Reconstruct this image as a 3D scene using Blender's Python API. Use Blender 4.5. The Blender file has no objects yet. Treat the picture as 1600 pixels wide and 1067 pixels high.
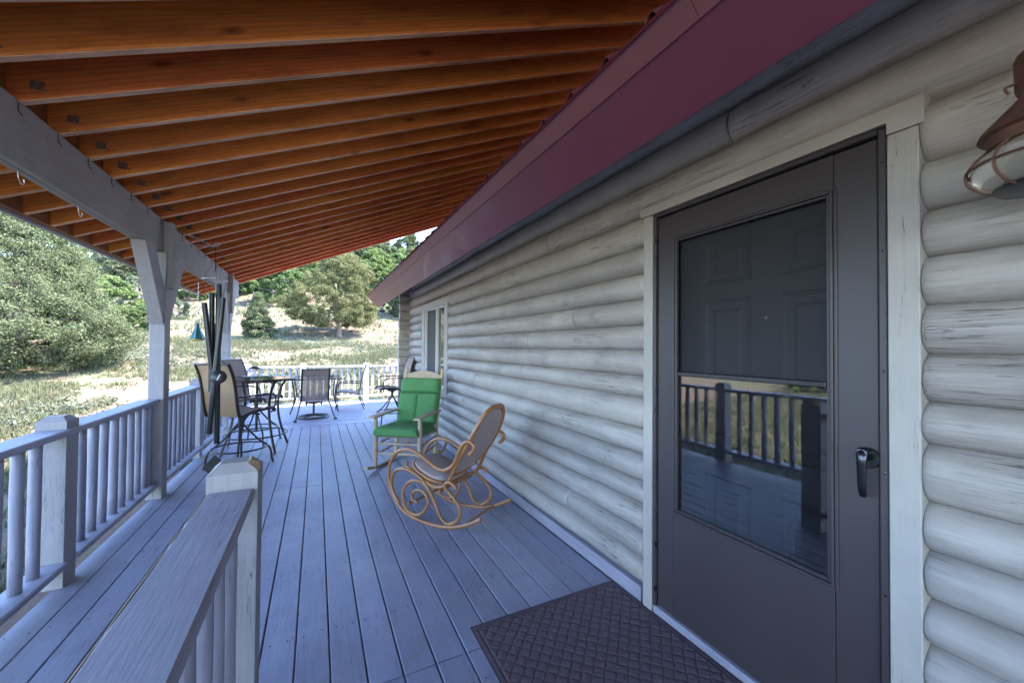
import bpy, bmesh, math, random
import numpy as np
from mathutils import Matrix, Vector, noise

S = bpy.context.scene
C = S.collection
random.seed(7)
rng = np.random.default_rng(7)
R = math.radians

# ------------------------------------------------------------------ camera, light, exposure
yaw, pitch, roll = R(26.658), R(0.907), R(0.474)
CAMZ = 1.3838
F_ = Vector((math.sin(yaw)*math.cos(pitch), math.cos(yaw)*math.cos(pitch), math.sin(pitch)))
R_ = Vector((math.cos(yaw), -math.sin(yaw), 0))
U_ = R_.cross(F_)
R2 = R_*math.cos(roll) + U_*math.sin(roll)
U2 = -R_*math.sin(roll) + U_*math.cos(roll)
cam = bpy.data.cameras.new('camera'); co = bpy.data.objects.new('camera', cam); C.objects.link(co)
cam.sensor_width = 36; cam.sensor_fit = 'HORIZONTAL'; cam.lens = 608.5/1600*36
cam.clip_start = 0.02; cam.clip_end = 3000
mw = Matrix((R2, U2, -F_)).transposed().to_4x4(); mw.translation = (0, 0, CAMZ)
co.matrix_world = mw
S.camera = co

SUN = Vector((0.72, -0.22, 1.0)).normalized()
world = bpy.data.worlds.new('World'); S.world = world; world.use_nodes = True
nt = world.node_tree; nt.nodes.clear()
sky = nt.nodes.new('ShaderNodeTexSky'); sky.sky_type = 'NISHITA'; sky.sun_disc = False
sky.sun_elevation = math.asin(SUN.z); sky.sun_rotation = math.atan2(SUN.x, SUN.y)
sky.altitude = 1900; sky.air_density = 1.0; sky.dust_density = 0.15; sky.ozone_density = 2.0
bg = nt.nodes.new('ShaderNodeBackground'); bg.inputs['Strength'].default_value = 0.15
wo = nt.nodes.new('ShaderNodeOutputWorld')
nt.links.new(sky.outputs[0], bg.inputs[0]); nt.links.new(bg.outputs[0], wo.inputs[0])
sl = bpy.data.lights.new('sun', 'SUN'); sl.energy = 2.3; sl.angle = R(0.53); sl.color = (1.0, 0.95, 0.87)
so = bpy.data.objects.new('sun', sl); C.objects.link(so)
so.rotation_euler = SUN.to_track_quat('Z', 'Y').to_euler(); so.location = (20, -8, 30)
S.view_settings.view_transform = 'Standard'; S.view_settings.look = 'None'
S.view_settings.exposure = 3.98; S.view_settings.gamma = 1.0; S.view_settings.use_curve_mapping = False
S.cycles.use_denoising = True
S.cycles.max_bounces = 8; S.cycles.diffuse_bounces = 5; S.cycles.transparent_max_bounces = 24
S.cycles.sample_clamp_indirect = 6

# ------------------------------------------------------------------ materials
def mat_base(name):
    m = bpy.data.materials.new(name); m.use_nodes = True
    n = m.node_tree.nodes; l = m.node_tree.links
    return m, n, l, n['Principled BSDF']

def ramp(n, stops):
    r = n.new('ShaderNodeValToRGB'); e = r.color_ramp.elements
    while len(e) < len(stops): e.new(0.5)
    for k, (p, c) in enumerate(stops):
        e[k].position = p; e[k].color = (c[0], c[1], c[2], 1) if not isinstance(c, (int, float)) else (c, c, c, 1)
    return r

def coords(n, l, scale=(1, 1, 1), rnd=True):
    tc = n.new('ShaderNodeTexCoord'); mp = n.new('ShaderNodeMapping')
    l.new(tc.outputs['Object'], mp.inputs['Vector']); mp.inputs['Scale'].default_value = scale
    if rnd:
        oi = n.new('ShaderNodeObjectInfo'); mu = n.new('ShaderNodeVectorMath'); mu.operation = 'MULTIPLY'
        cb = n.new('ShaderNodeCombineXYZ')
        for k in range(3): l.new(oi.outputs['Random'], cb.inputs[k])
        l.new(cb.outputs[0], mu.inputs[0]); mu.inputs[1].default_value = (37.3, 91.7, 153.1)
        l.new(mu.outputs[0], mp.inputs['Location'])
    return mp

def tex(n, l, src, scale, detail=4, rough=0.55, dist=0.0):
    t = n.new('ShaderNodeTexNoise'); l.new(src.outputs[0], t.inputs['Vector'])
    t.inputs['Scale'].default_value = scale; t.inputs['Detail'].default_value = detail
    t.inputs['Roughness'].default_value = rough; t.inputs['Distortion'].default_value = dist
    return t

def mixc(n, l, fac, a, b, mode='MIX'):
    m = n.new('ShaderNodeMix'); m.data_type = 'RGBA'; m.blend_type = mode
    for sock, v in ((m.inputs['Factor'], fac), (m.inputs['A'], a), (m.inputs['B'], b)):
        if hasattr(v, 'links'): l.new(v, sock)
        elif isinstance(v, (int, float)): sock.default_value = v
        else: sock.default_value = (*v, 1)
    m2 = m.outputs['Result']
    return m2

def mathn(n, l, op, a, b=0.0):
    m = n.new('ShaderNodeMath'); m.operation = op
    for k, v in enumerate((a, b)):
        if hasattr(v, 'links'): l.new(v, m.inputs[k])
        else: m.inputs[k].default_value = v
    return m.outputs[0]

def bump(n, l, bs, h, strength, dist):
    b = n.new('ShaderNodeBump'); b.inputs['Strength'].default_value = strength; b.inputs['Distance'].default_value = dist
    l.new(h, b.inputs['Height']); l.new(b.outputs[0], bs.inputs['Normal'])

def objvar(n, l, colour, amt):
    """small brightness difference from piece to piece"""
    oi = n.new('ShaderNodeObjectInfo')
    f = mathn(n, l, 'MULTIPLY_ADD', oi.outputs['Random'], amt); f.node.inputs[2].default_value = 1 - amt/2
    hs = n.new('ShaderNodeHueSaturation'); l.new(f, hs.inputs['Value'])
    if amt >= 0.295:
        wn = n.new('ShaderNodeTexWhiteNoise'); wn.noise_dimensions = '1D'; l.new(oi.outputs['Random'], wn.inputs['W'])
        hj = mathn(n, l, 'MULTIPLY_ADD', wn.outputs['Value'], 0.022); hj.node.inputs[2].default_value = 0.489; l.new(hj, hs.inputs['Hue'])
    if hasattr(colour, 'links'): l.new(colour, hs.inputs['Color'])
    else: hs.inputs['Color'].default_value = (*colour, 1)
    return hs.outputs[0]

def painted_wood(name, col, dark, worn=None, rough=0.55, grain=1.0, crack=0.0, var=0.12, nails=False):
    """pieces are built with their length along local X"""
    m, n, l, bs = mat_base(name)
    mp = coords(n, l, (1, 14, 14)); mu = coords(n, l, (1, 1, 1))
    g = tex(n, l, mp, 5.5, 6, 0.65, 0.6)
    g2 = tex(n, l, coords(n, l, (1.6, 26, 26)), 6, 3, 0.6, 0.8)
    blot = tex(n, l, mu, 3.2, 5, 0.6)
    fine = tex(n, l, mu, 60, 3, 0.6)
    c = mixc(n, l, ramp_out(n, l, g.outputs[0], 0.38, 0.62), dark, col)
    c = mixc(n, l, ramp_out(n, l, blot.outputs[0], 0.42, 0.75), c, tuple(x*1.16 for x in col))
    if name == 'deck_paint':
        tcw = n.new('ShaderNodeNewGeometry'); tw = n.new('ShaderNodeTexNoise'); l.new(tcw.outputs['Position'], tw.inputs['Vector'])
        tw.inputs['Scale'].default_value = 1.1; tw.inputs['Detail'].default_value = 6; tw.inputs['Roughness'].default_value = 0.65
        c = mixc(n, l, mathn(n, l, 'MULTIPLY', ramp_out(n, l, tw.outputs[0], 0.44, 0.66), 0.65), c, (0.34, 0.325, 0.37))
        tw2 = n.new('ShaderNodeTexNoise'); l.new(tcw.outputs['Position'], tw2.inputs['Vector']); tw2.inputs['Scale'].default_value = 7; tw2.inputs['Detail'].default_value = 5
        c = mixc(n, l, mathn(n, l, 'MULTIPLY', ramp_out(n, l, tw2.outputs[0], 0.56, 0.70), 0.35), c, (0.20, 0.19, 0.20))
    if worn:
        wv = mathn(n, l, 'MULTIPLY', ramp_out(n, l, g2.outputs[0], 0.60, 0.68), ramp_out(n, l, blot.outputs[0], 0.5, 0.62))
        c = mixc(n, l, wv, c, worn)
    # thin checks that follow the grain
    ck = tex(n, l, coords(n, l, (0.9, 30, 30)), 2.6, 2, 0.5, 0.3)
    cr = mathn(n, l, 'ABSOLUTE', mathn(n, l, 'SUBTRACT', ck.outputs[0], 0.5))
    crk = mathn(n, l, 'LESS_THAN', cr, 0.006 + 0.006*crack)
    gate = ramp_out(n, l, tex(n, l, mu, 2.3, 2, 0.5).outputs[0], 0.56 - 0.06*crack, 0.62)
    crk = mathn(n, l, 'MULTIPLY', crk, gate)
    c = mixc(n, l, mathn(n, l, 'MULTIPLY', crk, 0.75), c, tuple(x*0.18 for x in dark))
    # knots
    vo = n.new('ShaderNodeTexVoronoi'); l.new(coords(n, l, (0.55, 1.6, 1.6)).outputs[0], vo.inputs['Vector']); vo.inputs['Scale'].default_value = 3.0
    kn = ramp_out(n, l, vo.outputs['Distance'], 0.075, 0.03)
    c = mixc(n, l, mathn(n, l, 'MULTIPLY', kn, 0.45), c, tuple(x*0.4 for x in dark))
    l.new(objvar(n, l, c, var), bs.inputs['Base Color'])
    rr = n.new('ShaderNodeMapRange'); l.new(blot.outputs[0], rr.inputs[0]); rr.inputs['To Min'].default_value = rough-0.1; rr.inputs['To Max'].default_value = rough+0.12
    l.new(rr.outputs[0], bs.inputs['Roughness'])
    h = mathn(n, l, 'ADD', mathn(n, l, 'MULTIPLY', g.outputs[0], 0.6), mathn(n, l, 'MULTIPLY', g2.outputs[0], 0.45))
    h = mathn(n, l, 'ADD', h, mathn(n, l, 'MULTIPLY', fine.outputs[0], 0.15))
    h = mathn(n, l, 'SUBTRACT', h, mathn(n, l, 'MULTIPLY', crk, 1.2))
    h = mathn(n, l, 'SUBTRACT', h, mathn(n, l, 'MULTIPLY', kn, 0.8))
    bump(n, l, bs, h, 0.55*grain, 0.004)
    return m

def ramp_out(n, l, v, a, b):
    mr = n.new('ShaderNodeMapRange'); l.new(v, mr.inputs[0])
    mr.inputs['From Min'].default_value = a; mr.inputs['From Max'].default_value = b
    return mr.outputs[0]

def stained_wood(name, light, mid, dark, var=0.25, rough=0.6):
    m, n, l, bs = mat_base(name)
    mp = coords(n, l, (0.35, 5, 5))
    wv = n.new('ShaderNodeTexWave'); wv.wave_type = 'BANDS'; wv.bands_direction = 'Z'
    l.new(mp.outputs[0], wv.inputs['Vector']); wv.inputs['Scale'].default_value = 2.6
    wv.inputs['Distortion'].default_value = 7.0; wv.inputs['Detail'].default_value = 3; wv.inputs['Detail Scale'].default_value = 0.9
    blot = tex(n, l, coords(n, l, (0.8, 4, 4)), 3.0, 5, 0.6)
    fib = tex(n, l, coords(n, l, (1.5, 60, 60)), 6, 3, 0.6)
    c = mixc(n, l, ramp_out(n, l, wv.outputs['Fac'], 0.0, 0.9), mid, light)
    c = mixc(n, l, ramp_out(n, l, blot.outputs[0], 0.5, 0.78), c, dark)
    c = mixc(n, l, mathn(n, l, 'MULTIPLY', ramp_out(n, l, fib.outputs[0], 0.45, 0.7), 0.35), c, dark)
    vo = n.new('ShaderNodeTexVoronoi'); l.new(coords(n, l, (1.1, 3.4, 3.4)).outputs[0], vo.inputs['Vector']); vo.inputs['Scale'].default_value = 1.6
    kn = ramp_out(n, l, vo.outputs['Distance'], 0.13, 0.05)
    ring = mathn(n, l, 'MULTIPLY', ramp_out(n, l, vo.outputs['Distance'], 0.22, 0.1), ramp_out(n, l, mathn(n, l, 'SINE', mathn(n, l, 'MULTIPLY', vo.outputs['Distance'], 180)), 0, 1))
    c = mixc(n, l, mathn(n, l, 'MULTIPLY', ring, 0.4), c, dark)
    c = mixc(n, l, mathn(n, l, 'MULTIPLY', kn, 0.8), c, tuple(x*0.45 for x in dark))
    l.new(objvar(n, l, c, var), bs.inputs['Base Color'])
    bs.inputs['Roughness'].default_value = rough
    h = mathn(n, l, 'ADD', mathn(n, l, 'MULTIPLY', wv.outputs['Fac'], 0.35), fib.outputs[0])
    bump(n, l, bs, h, 0.35, 0.003)
    return m

def plain(name, col, rough=0.5, metal=0.0, spec=0.5, noise_amt=0.15, nscale=8, bmp=0.0, bscale=200, coat=0.0, var=0.0):
    m, n, l, bs = mat_base(name)
    mp = coords(n, l)
    t = tex(n, l, mp, nscale, 5, 0.6)
    c = mixc(n, l, t.outputs[0], tuple(x*(1-noise_amt) for x in col), tuple(min(1, x*(1+noise_amt)) for x in col))
    if var: c = objvar(n, l, c, var)
    l.new(c, bs.inputs['Base Color'])
    bs.inputs['Roughness'].default_value = rough; bs.inputs['Metallic'].default_value = metal
    bs.inputs['Specular IOR Level'].default_value = spec; bs.inputs['Coat Weight'].default_value = coat
    if bmp:
        t2 = tex(n, l, mp, bscale, 3, 0.6); bump(n, l, bs, t2.outputs[0], bmp, 0.002)
    return m

def woven(name, ca, cb, scale=260, rough=0.8, holes=0.0):
    m, n, l, bs = mat_base(name)
    mp = coords(n, l, rnd=False)
    ws = []
    for d in ('X', 'Y', 'Z'):
        w = n.new('ShaderNodeTexWave'); w.bands_direction = d; l.new(mp.outputs[0], w.inputs['Vector']); w.inputs['Scale'].default_value = scale/10
        w.inputs['Distortion'].default_value = 0.4; ws.append(w.outputs['Fac'])
    f = mathn(n, l, 'MULTIPLY', mathn(n, l, 'ADD', ws[0], ws[1]), 0.5)
    f = mathn(n, l, 'MULTIPLY', mathn(n, l, 'ADD', f, ws[2]), 0.5)
    nz = tex(n, l, mp, 14, 5, 0.6)
    f2 = mathn(n, l, 'ADD', mathn(n, l, 'MULTIPLY', f, 0.6), mathn(n, l, 'MULTIPLY', nz.outputs[0], 0.5))
    c = mixc(n, l, f2, ca, cb)
    l.new(c, bs.inputs['Base Color']); bs.inputs['Roughness'].default_value = rough
    bump(n, l, bs, f, 0.4, 0.002)
    if holes:
        tr = n.new('ShaderNodeBsdfTransparent'); mx = n.new('ShaderNodeMixShader'); mx.inputs[0].default_value = holes
        l.new(bs.outputs[0], mx.inputs[1]); l.new(tr.outputs[0], mx.inputs[2]); l.new(mx.outputs[0], n['Material Output'].inputs[0])
    return m

def pane_mat(name, tint, ior, base=0.0):
    m, n, l, bs = mat_base(name)
    n.remove(bs)
    tr = n.new('ShaderNodeBsdfTransparent'); tr.inputs[0].default_value = (*tint, 1)
    gl = n.new('ShaderNodeBsdfGlossy'); gl.inputs['Roughness'].default_value = 0.012
    sm = tex(n, l, coords(n, l, rnd=False), 5, 5, 0.7); smr = mathn(n, l, 'MULTIPLY', ramp_out(n, l, sm.outputs[0], 0.45, 0.75), 0.10); l.new(mathn(n, l, 'ADD', smr, 0.01), gl.inputs['Roughness'])
    fr = n.new('ShaderNodeFresnel'); fr.inputs[0].default_value = ior
    mp = coords(n, l, rnd=False); t = tex(n, l, mp, 2.2, 2, 0.5)
    b = n.new('ShaderNodeBump'); b.inputs['Strength'].default_value = 0.03; b.inputs['Distance'].default_value = 0.02
    l.new(t.outputs[0], b.inputs['Height']); l.new(b.outputs[0], gl.inputs['Normal'])
    ge = n.new('ShaderNodeNewGeometry')
    mx = n.new('ShaderNodeMixShader'); l.new(mathn(n, l, 'MULTIPLY', mathn(n, l, 'ADD', fr.outputs[0], base), mathn(n, l, 'SUBTRACT', 1.0, ge.outputs['Backfacing'])), mx.inputs[0])
    l.new(tr.outputs[0], mx.inputs[1]); l.new(gl.outputs[0], mx.inputs[2]); l.new(mx.outputs[0], n['Material Output'].inputs[0])
    return m

def leaf_mat(name, c1, c2, c3, trans=0.25):
    m, n, l, bs = mat_base(name); n.remove(bs)
    mp = coords(n, l)
    a = tex(n, l, mp, 1.1, 4, 0.6); b = tex(n, l, mp, 9, 4, 0.65)
    c = mixc(n, l, ramp_out(n, l, a.outputs[0], 0.35, 0.65), c1, c2)
    c = mixc(n, l, ramp_out(n, l, b.outputs[0], 0.48, 0.72), c, c3)
    c = objvar(n, l, c, 0.3)
    d = n.new('ShaderNodeBsdfDiffuse'); t = n.new('ShaderNodeBsdfTranslucent')
    l.new(c, d.inputs[0]); l.new(c, t.inputs[0])
    mx = n.new('ShaderNodeMixShader'); mx.inputs[0].default_value = trans
    l.new(d.outputs[0], mx.inputs[1]); l.new(t.outputs[0], mx.inputs[2]); l.new(mx.outputs[0], n['Material Output'].inputs[0])
    return m

M = {}
M['deck'] = painted_wood('deck_paint', (0.245, 0.245, 0.335), (0.195, 0.195, 0.27), (0.17, 0.17, 0.19), 0.5, 0.8, 0.6, 0.20)
M['rail'] = painted_wood('rail_paint', (0.27, 0.255, 0.31), (0.225, 0.215, 0.26), (0.33, 0.31, 0.33), 0.5, 0.55, 0.5, 0.08)
M['post'] = painted_wood('post_paint', (0.265, 0.245, 0.255), (0.23, 0.21, 0.215), None, 0.6, 0.7, 0.5, 0.08)
M['beam'] = painted_wood('beam_paint', (0.27, 0.25, 0.24), (0.215, 0.20, 0.19), None, 0.65, 1.0, 0.3, 0.05)
M['log'] = painted_wood('log_paint', (0.325, 0.285, 0.255), (0.262, 0.230, 0.205), (0.39, 0.335, 0.27), 0.5, 1.25, 1.1, 0.20)
M['trim'] = painted_wood('trim_paint', (0.325, 0.292, 0.262), (0.30, 0.272, 0.245), None, 0.5, 0.35, 0.0, 0.04)
M['rafter'] = stained_wood('rafter_stain', (0.90, 0.29, 0.055), (0.78, 0.225, 0.038), (0.42, 0.105, 0.020), 0.42)
M['sheath'] = stained_wood('sheathing', (0.34, 0.12, 0.035), (0.25, 0.08, 0.025), (0.12, 0.04, 0.015), 0.2)
M['fasciawhite'] = painted_wood('fascia_paint', (0.42, 0.40, 0.39), (0.37, 0.35, 0.34), None, 0.6, 0.5, 0.2, 0.05)
M['maroon'] = plain('maroon_metal', (0.20, 0.040, 0.072), 0.46, 0.15, 0.6, 0.10, 3, 0.04, 30, 0.08)
M['maroontrim'] = plain('faded_maroon_metal', (0.26, 0.088, 0.105), 0.48, 0.1, 0.5, 0.12, 6, 0.02, 30)
M['galv'] = plain('bare_metal', (0.55, 0.56, 0.58), 0.4, 0.85, 0.5, 0.2, 30)
M['dullgalv'] = plain('dull_stained_metal', (0.28, 0.20, 0.14), 0.5, 0.5, 0.5, 0.3, 30)
M['door'] = plain('door_enamel', (0.042, 0.033, 0.036), 0.42, 0.0, 0.45, 0.08, 5, 0.06, 500)
M['innerdoor'] = plain('inner_door_paint', (0.040, 0.037, 0.042), 0.5, 0, 0.4, 0.1, 5, 0.1, 120)
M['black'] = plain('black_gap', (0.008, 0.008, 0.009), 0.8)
M['blackmetal'] = plain('black_metal', (0.022, 0.021, 0.024), 0.38, 0.3, 0.5, 0.2, 12, 0.03, 300, 0.1)
M['bronze'] = plain('bronze_metal', (0.045, 0.036, 0.034), 0.38, 0.4, 0.5, 0.2, 12, 0.03, 300, 0.1)
M['rust'] = plain('rusty_copper', (0.14, 0.065, 0.045), 0.62, 0.45, 0.4, 0.5, 22, 0.3, 90)
M['nickel'] = plain('dark_nickel', (0.045, 0.045, 0.055), 0.24, 0.9, 0.5, 0.1, 10)
M['steel'] = plain('steel', (0.5, 0.5, 0.52), 0.3, 0.9, 0.5, 0.1, 10)
M['glass'] = pane_mat('window_pane', (0.6, 0.62, 0.66), 1.85, 0.10)
M['winglass'] = pane_mat('far_window_pane', (0.5, 0.52, 0.54), 2.0, 0.1)
M['screen'] = woven('insect_screen', (0.035, 0.035, 0.038), (0.02, 0.02, 0.022), 900, 0.7, 0.62)
M['screen2'] = woven('window_screen', (0.06, 0.052, 0.056), (0.045, 0.04, 0.042), 900, 0.7, 0.1)
M['vinyl'] = plain('white_vinyl', (0.62, 0.60, 0.56), 0.4, 0, 0.5, 0.05)
M['bent'] = plain('bentwood_varnish', (0.27, 0.115, 0.038), 0.33, 0, 0.5, 0.45, 11, 0.03, 90, 0.3)
M['farrail'] = painted_wood('sunlit_rail_paint', (0.48, 0.46, 0.47), (0.43, 0.41, 0.42), None, 0.6, 0.4, 0.2, 0.05)  # whiter copy of the rail paint, with the sun's glare put into the colour
M['sling'] = woven('sling_fabric', (0.40, 0.29, 0.20), (0.62, 0.48, 0.33), 420, 0.8)
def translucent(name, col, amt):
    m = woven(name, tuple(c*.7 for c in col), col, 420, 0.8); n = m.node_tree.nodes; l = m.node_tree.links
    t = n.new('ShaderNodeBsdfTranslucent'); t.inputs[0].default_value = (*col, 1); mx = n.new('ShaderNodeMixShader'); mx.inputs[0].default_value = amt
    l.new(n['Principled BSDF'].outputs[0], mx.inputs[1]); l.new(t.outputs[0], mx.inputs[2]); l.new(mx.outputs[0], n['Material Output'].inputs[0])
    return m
M['sling'] = translucent('sunlit_sling_fabric', (0.50, 0.32, 0.18), 0.35)  # tan version of the back cloth; sun shining through is put into the colour
M['slingdark'] = woven('brown_sling_fabric', (0.24, 0.17, 0.14), (0.36, 0.26, 0.22), 420, 0.8, 0.12)
M['cane'] = woven('grey_mauve_fabric', (0.25, 0.185, 0.175), (0.36, 0.275, 0.255), 500, 0.85)
M['green'] = woven('green_cushion_fabric', (0.050, 0.160, 0.045), (0.090, 0.235, 0.080), 500, 0.85)
M['palewood'] = plain('pale_log_wood', (0.40, 0.29, 0.20), 0.6, 0, 0.4, 0.3, 9, 0.1, 60, 0, 0.1)
M['rafterlit'] = stained_wood('rafter_lit_underside', (0.84, 0.46, 0.27), (0.72, 0.36, 0.19), (0.35, 0.13, 0.05), 0.2)  # paler rafter stain: light bounced up from deck and ground is painted in
M['tan'] = plain('golden_log_wood', (0.50, 0.35, 0.17), 0.5, 0, 0.4, 0.3, 9, 0.1, 60, 0, 0.1)
M['tableglass'] = pane_mat('table_glass', (0.72, 0.80, 0.84), 1.9, 0.12)
M['mat'] = plain('mat_fibre', (0.125, 0.092, 0.108), 0.95, 0, 0.1, 0.35, 60, 0.8, 350)
M['teal'] = plain('teal_plastic', (0.012, 0.085, 0.080), 0.35, 0, 0.5, 0.3, 20)
M['yellow'] = plain('yellow_plastic', (0.55, 0.38, 0.03), 0.4, 0, 0.5, 0.2, 20)
M['rawwood'] = stained_wood('raw_split_wood', (0.62, 0.47, 0.28), (0.5, 0.36, 0.2), (0.3, 0.2, 0.11), 0.1, 0.7)
M['bark'] = plain('bark', (0.17, 0.125, 0.10), 0.95, 0, 0.1, 0.5, 9, 1.0, 25)
M['greybark'] = plain('grey_bark', (0.24, 0.21, 0.20), 0.95, 0, 0.1, 0.4, 9, 1.0, 25)
M['juniper'] = leaf_mat('juniper_foliage', (0.062, 0.080, 0.038), (0.096, 0.114, 0.060), (0.150, 0.158, 0.096))
M['juniperolive'] = leaf_mat('olive_juniper_foliage', (0.105, 0.120, 0.050), (0.165, 0.172, 0.078), (0.225, 0.205, 0.11))
M['oak'] = leaf_mat('oak_foliage', (0.085, 0.125, 0.044), (0.130, 0.172, 0.064), (0.180, 0.212, 0.098), 0.4)
M['darkoak'] = leaf_mat('dark_shrub_foliage', (0.085, 0.105, 0.060), (0.125, 0.142, 0.090), (0.180, 0.180, 0.140))
M['grass'] = leaf_mat('grass_blades', (0.095, 0.108, 0.050), (0.135, 0.130, 0.075), (0.175, 0.155, 0.105), 0.3)
M['sage'] = leaf_mat('sage_leaves', (0.085, 0.10, 0.065), (0.11, 0.122, 0.085), (0.135, 0.14, 0.108), 0.15)

def ground_mat():
    m, n, l, bs = mat_base('meadow_soil')
    tc = n.new('ShaderNodeTexCoord'); mp = n.new('ShaderNodeMapping'); l.new(tc.outputs['Object'], mp.inputs[0])
    a = tex(n, l, mp, 0.16, 6, 0.62); b = tex(n, l, mp, 1.3, 6, 0.65, 0.4); f = tex(n, l, mp, 14, 6, 0.7)
    soil = mixc(n, l, f.outputs[0], (0.140, 0.092, 0.070), (0.180, 0.122, 0.096))
    dry = mixc(n, l, f.outputs[0], (0.105, 0.105, 0.064), (0.150, 0.146, 0.096))
    gr = mixc(n, l, f.outputs[0], (0.060, 0.085, 0.036), (0.095, 0.120, 0.056))
    s = mathn(n, l, 'ADD', mathn(n, l, 'MULTIPLY', a.outputs[0], 0.45), mathn(n, l, 'MULTIPLY', b.outputs[0], 0.6))
    c = mixc(n, l, ramp_out(n, l, s, 0.49, 0.60), soil, dry)
    s2 = mathn(n, l, 'ADD', mathn(n, l, 'MULTIPLY', tex(n, l, mp, 0.11, 3, 0.5).outputs[0], 0.6), mathn(n, l, 'MULTIPLY', tex(n, l, mp, 2.7, 5, 0.7).outputs[0], 0.45))
    c = mixc(n, l, ramp_out(n, l, s2, 0.52, 0.64), c, gr)
    l.new(c, bs.inputs['Base Color']); bs.inputs['Roughness'].default_value = 1.0; bs.inputs['Specular IOR Level'].default_value = 0.05
    bump(n, l, bs, mathn(n, l, 'ADD', b.outputs[0], mathn(n, l, 'MULTIPLY', f.outputs[0], 0.4)), 0.8, 0.12)
    return m
M['ground'] = ground_mat()

# ------------------------------------------------------------------ building helpers
WM = {}
def put(name, mesh, mat, parent, mx=None, kind=None, label=None):
    """mx is the piece's WORLD matrix"""
    o = bpy.data.objects.new(name, mesh); C.objects.link(o)
    if mesh is not None and mat is not None and not mesh.materials: mesh.materials.append(M[mat] if isinstance(mat, str) else mat)
    mx = mx or Matrix()
    WM[o] = mx.copy()
    if parent is not None:
        o.parent = parent; o.matrix_basis = WM[parent].inverted() @ mx
    else: o.matrix_basis = mx
    if kind: o['kind'] = kind
    if label: o['label'] = label
    return o

def thing(name, label, cat, mx=None, group=None, kind=None):
    if mx is None: mx = Matrix()
    if isinstance(mx, (tuple, list)): mx = Matrix.Translation(mx)
    o = put(name, None, None, None, mx)
    if label: o['label'] = label
    if cat: o['category'] = cat
    if group: o['group'] = group
    if kind: o['kind'] = kind
    return o

def frame(x, y, z, rot): return Matrix.Translation((x, y, z)) @ Matrix.Rotation(rot, 4, 'Z')

def copy_tree(root, mx, label=None, group=None):
    def rec(o, parent):
        c = o.copy(); C.objects.link(c)
        if parent is not None:
            c.parent = parent; c.matrix_basis = o.matrix_basis.copy(); WM[c] = WM[parent] @ c.matrix_basis
        for ch in kids(o): rec(ch, c)
        return c
    c = root.copy(); C.objects.link(c); c.matrix_basis = mx; WM[c] = mx.copy()
    for ch in kids(root): rec(ch, c)
    if label: c['label'] = label
    if group: c['group'] = group
    return c
def kids(o): return [k for k in list(WM) if k.parent == o]

def fast_mesh(name, V, Fc, smooth=False):
    V = np.asarray(V, dtype=np.float32); Fc = np.asarray(Fc, dtype=np.int32)
    k = Fc.shape[1]; me = bpy.data.meshes.new(name)
    me.vertices.add(len(V)); me.vertices.foreach_set('co', V.ravel())
    me.loops.add(Fc.size); me.loops.foreach_set('vertex_index', Fc.ravel())
    me.polygons.add(len(Fc)); me.polygons.foreach_set('loop_start', np.arange(0, Fc.size, k, dtype=np.int32))
    me.polygons.foreach_set('loop_total', np.full(len(Fc), k, dtype=np.int32))
    if smooth: me.polygons.foreach_set('use_smooth', np.ones(len(Fc), dtype=bool))
    me.update(calc_edges=True); me.validate()
    return me

_cache = {}
def box_mesh(sx, sy, sz, bev=0.004, wob=0.0, key=None):
    k = (round(sx, 4), round(sy, 4), round(sz, 4), bev, key)
    if k in _cache: return _cache[k]
    bm = bmesh.new(); bmesh.ops.create_cube(bm, size=1)
    for v in bm.verts: v.co = Vector((v.co.x*sx, v.co.y*sy, v.co.z*sz))
    if bev: bmesh.ops.bevel(bm, geom=list(bm.edges), offset=min(bev, sx*0.3, sy*0.3, sz*0.3), segments=1, affect='EDGES')
    me = bpy.data.meshes.new('board'); bm.to_mesh(me); bm.free(); _cache[k] = me
    return me

def board(name, mat, parent, a, b, w, t, up=(0, 0, 1), bev=0.004, F=None, off=(0, 0), **kw):
    """timber from a to b; w across, t along 'up'"""
    a, b, up = Vector(a), Vector(b), Vector(up)
    X = (b-a).normalized(); Yv = up.cross(X).normalized(); Z = X.cross(Yv)
    mid = (a+b)/2 + Yv*off[0] + Z*off[1]
    mx = Matrix((X, Yv, Z)).transposed().to_4x4(); mx.translation = mid
    return put(name, box_mesh((b-a).length, w, t, bev), mat, parent, (F or Matrix()) @ mx, **kw)

def box(name, mat, parent, x0, x1, y0, y1, z0, z1, long='x', bev=0.004, F=None, **kw):
    cx, cy, cz = (x0+x1)/2, (y0+y1)/2, (z0+z1)/2
    if long == 'x': return board(name, mat, parent, (x0, cy, cz), (x1, cy, cz), y1-y0, z1-z0, (0, 0, 1), bev, F, **kw)
    if long == 'y': return board(name, mat, parent, (cx, y0, cz), (cx, y1, cz), x1-x0, z1-z0, (0, 0, 1), bev, F, **kw)
    return board(name, mat, parent, (cx, cy, z0), (cx, cy, z1), y1-y0, x1-x0, (1, 0, 0), bev, F, **kw)

def smooth_path(P, n=6, closed=False):
    P = [Vector(p) for p in P]; out = []; L = len(P)
    rngi = range(L) if closed else range(L-1)
    for i in rngi:
        g = (lambda k: P[k % L]) if closed else (lambda k: P[max(0, min(L-1, k))])
        p0, p1, p2, p3 = g(i-1), g(i), g(i+1), g(i+2)
        for s in range(n):
            t = s/n
            out.append(0.5*((2*p1)+(p2-p0)*t+(2*p0-5*p1+4*p2-p3)*t*t+(3*p1-p0-3*p2+p3)*t**3))
    if not closed: out.append(P[-1])
    return out

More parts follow.
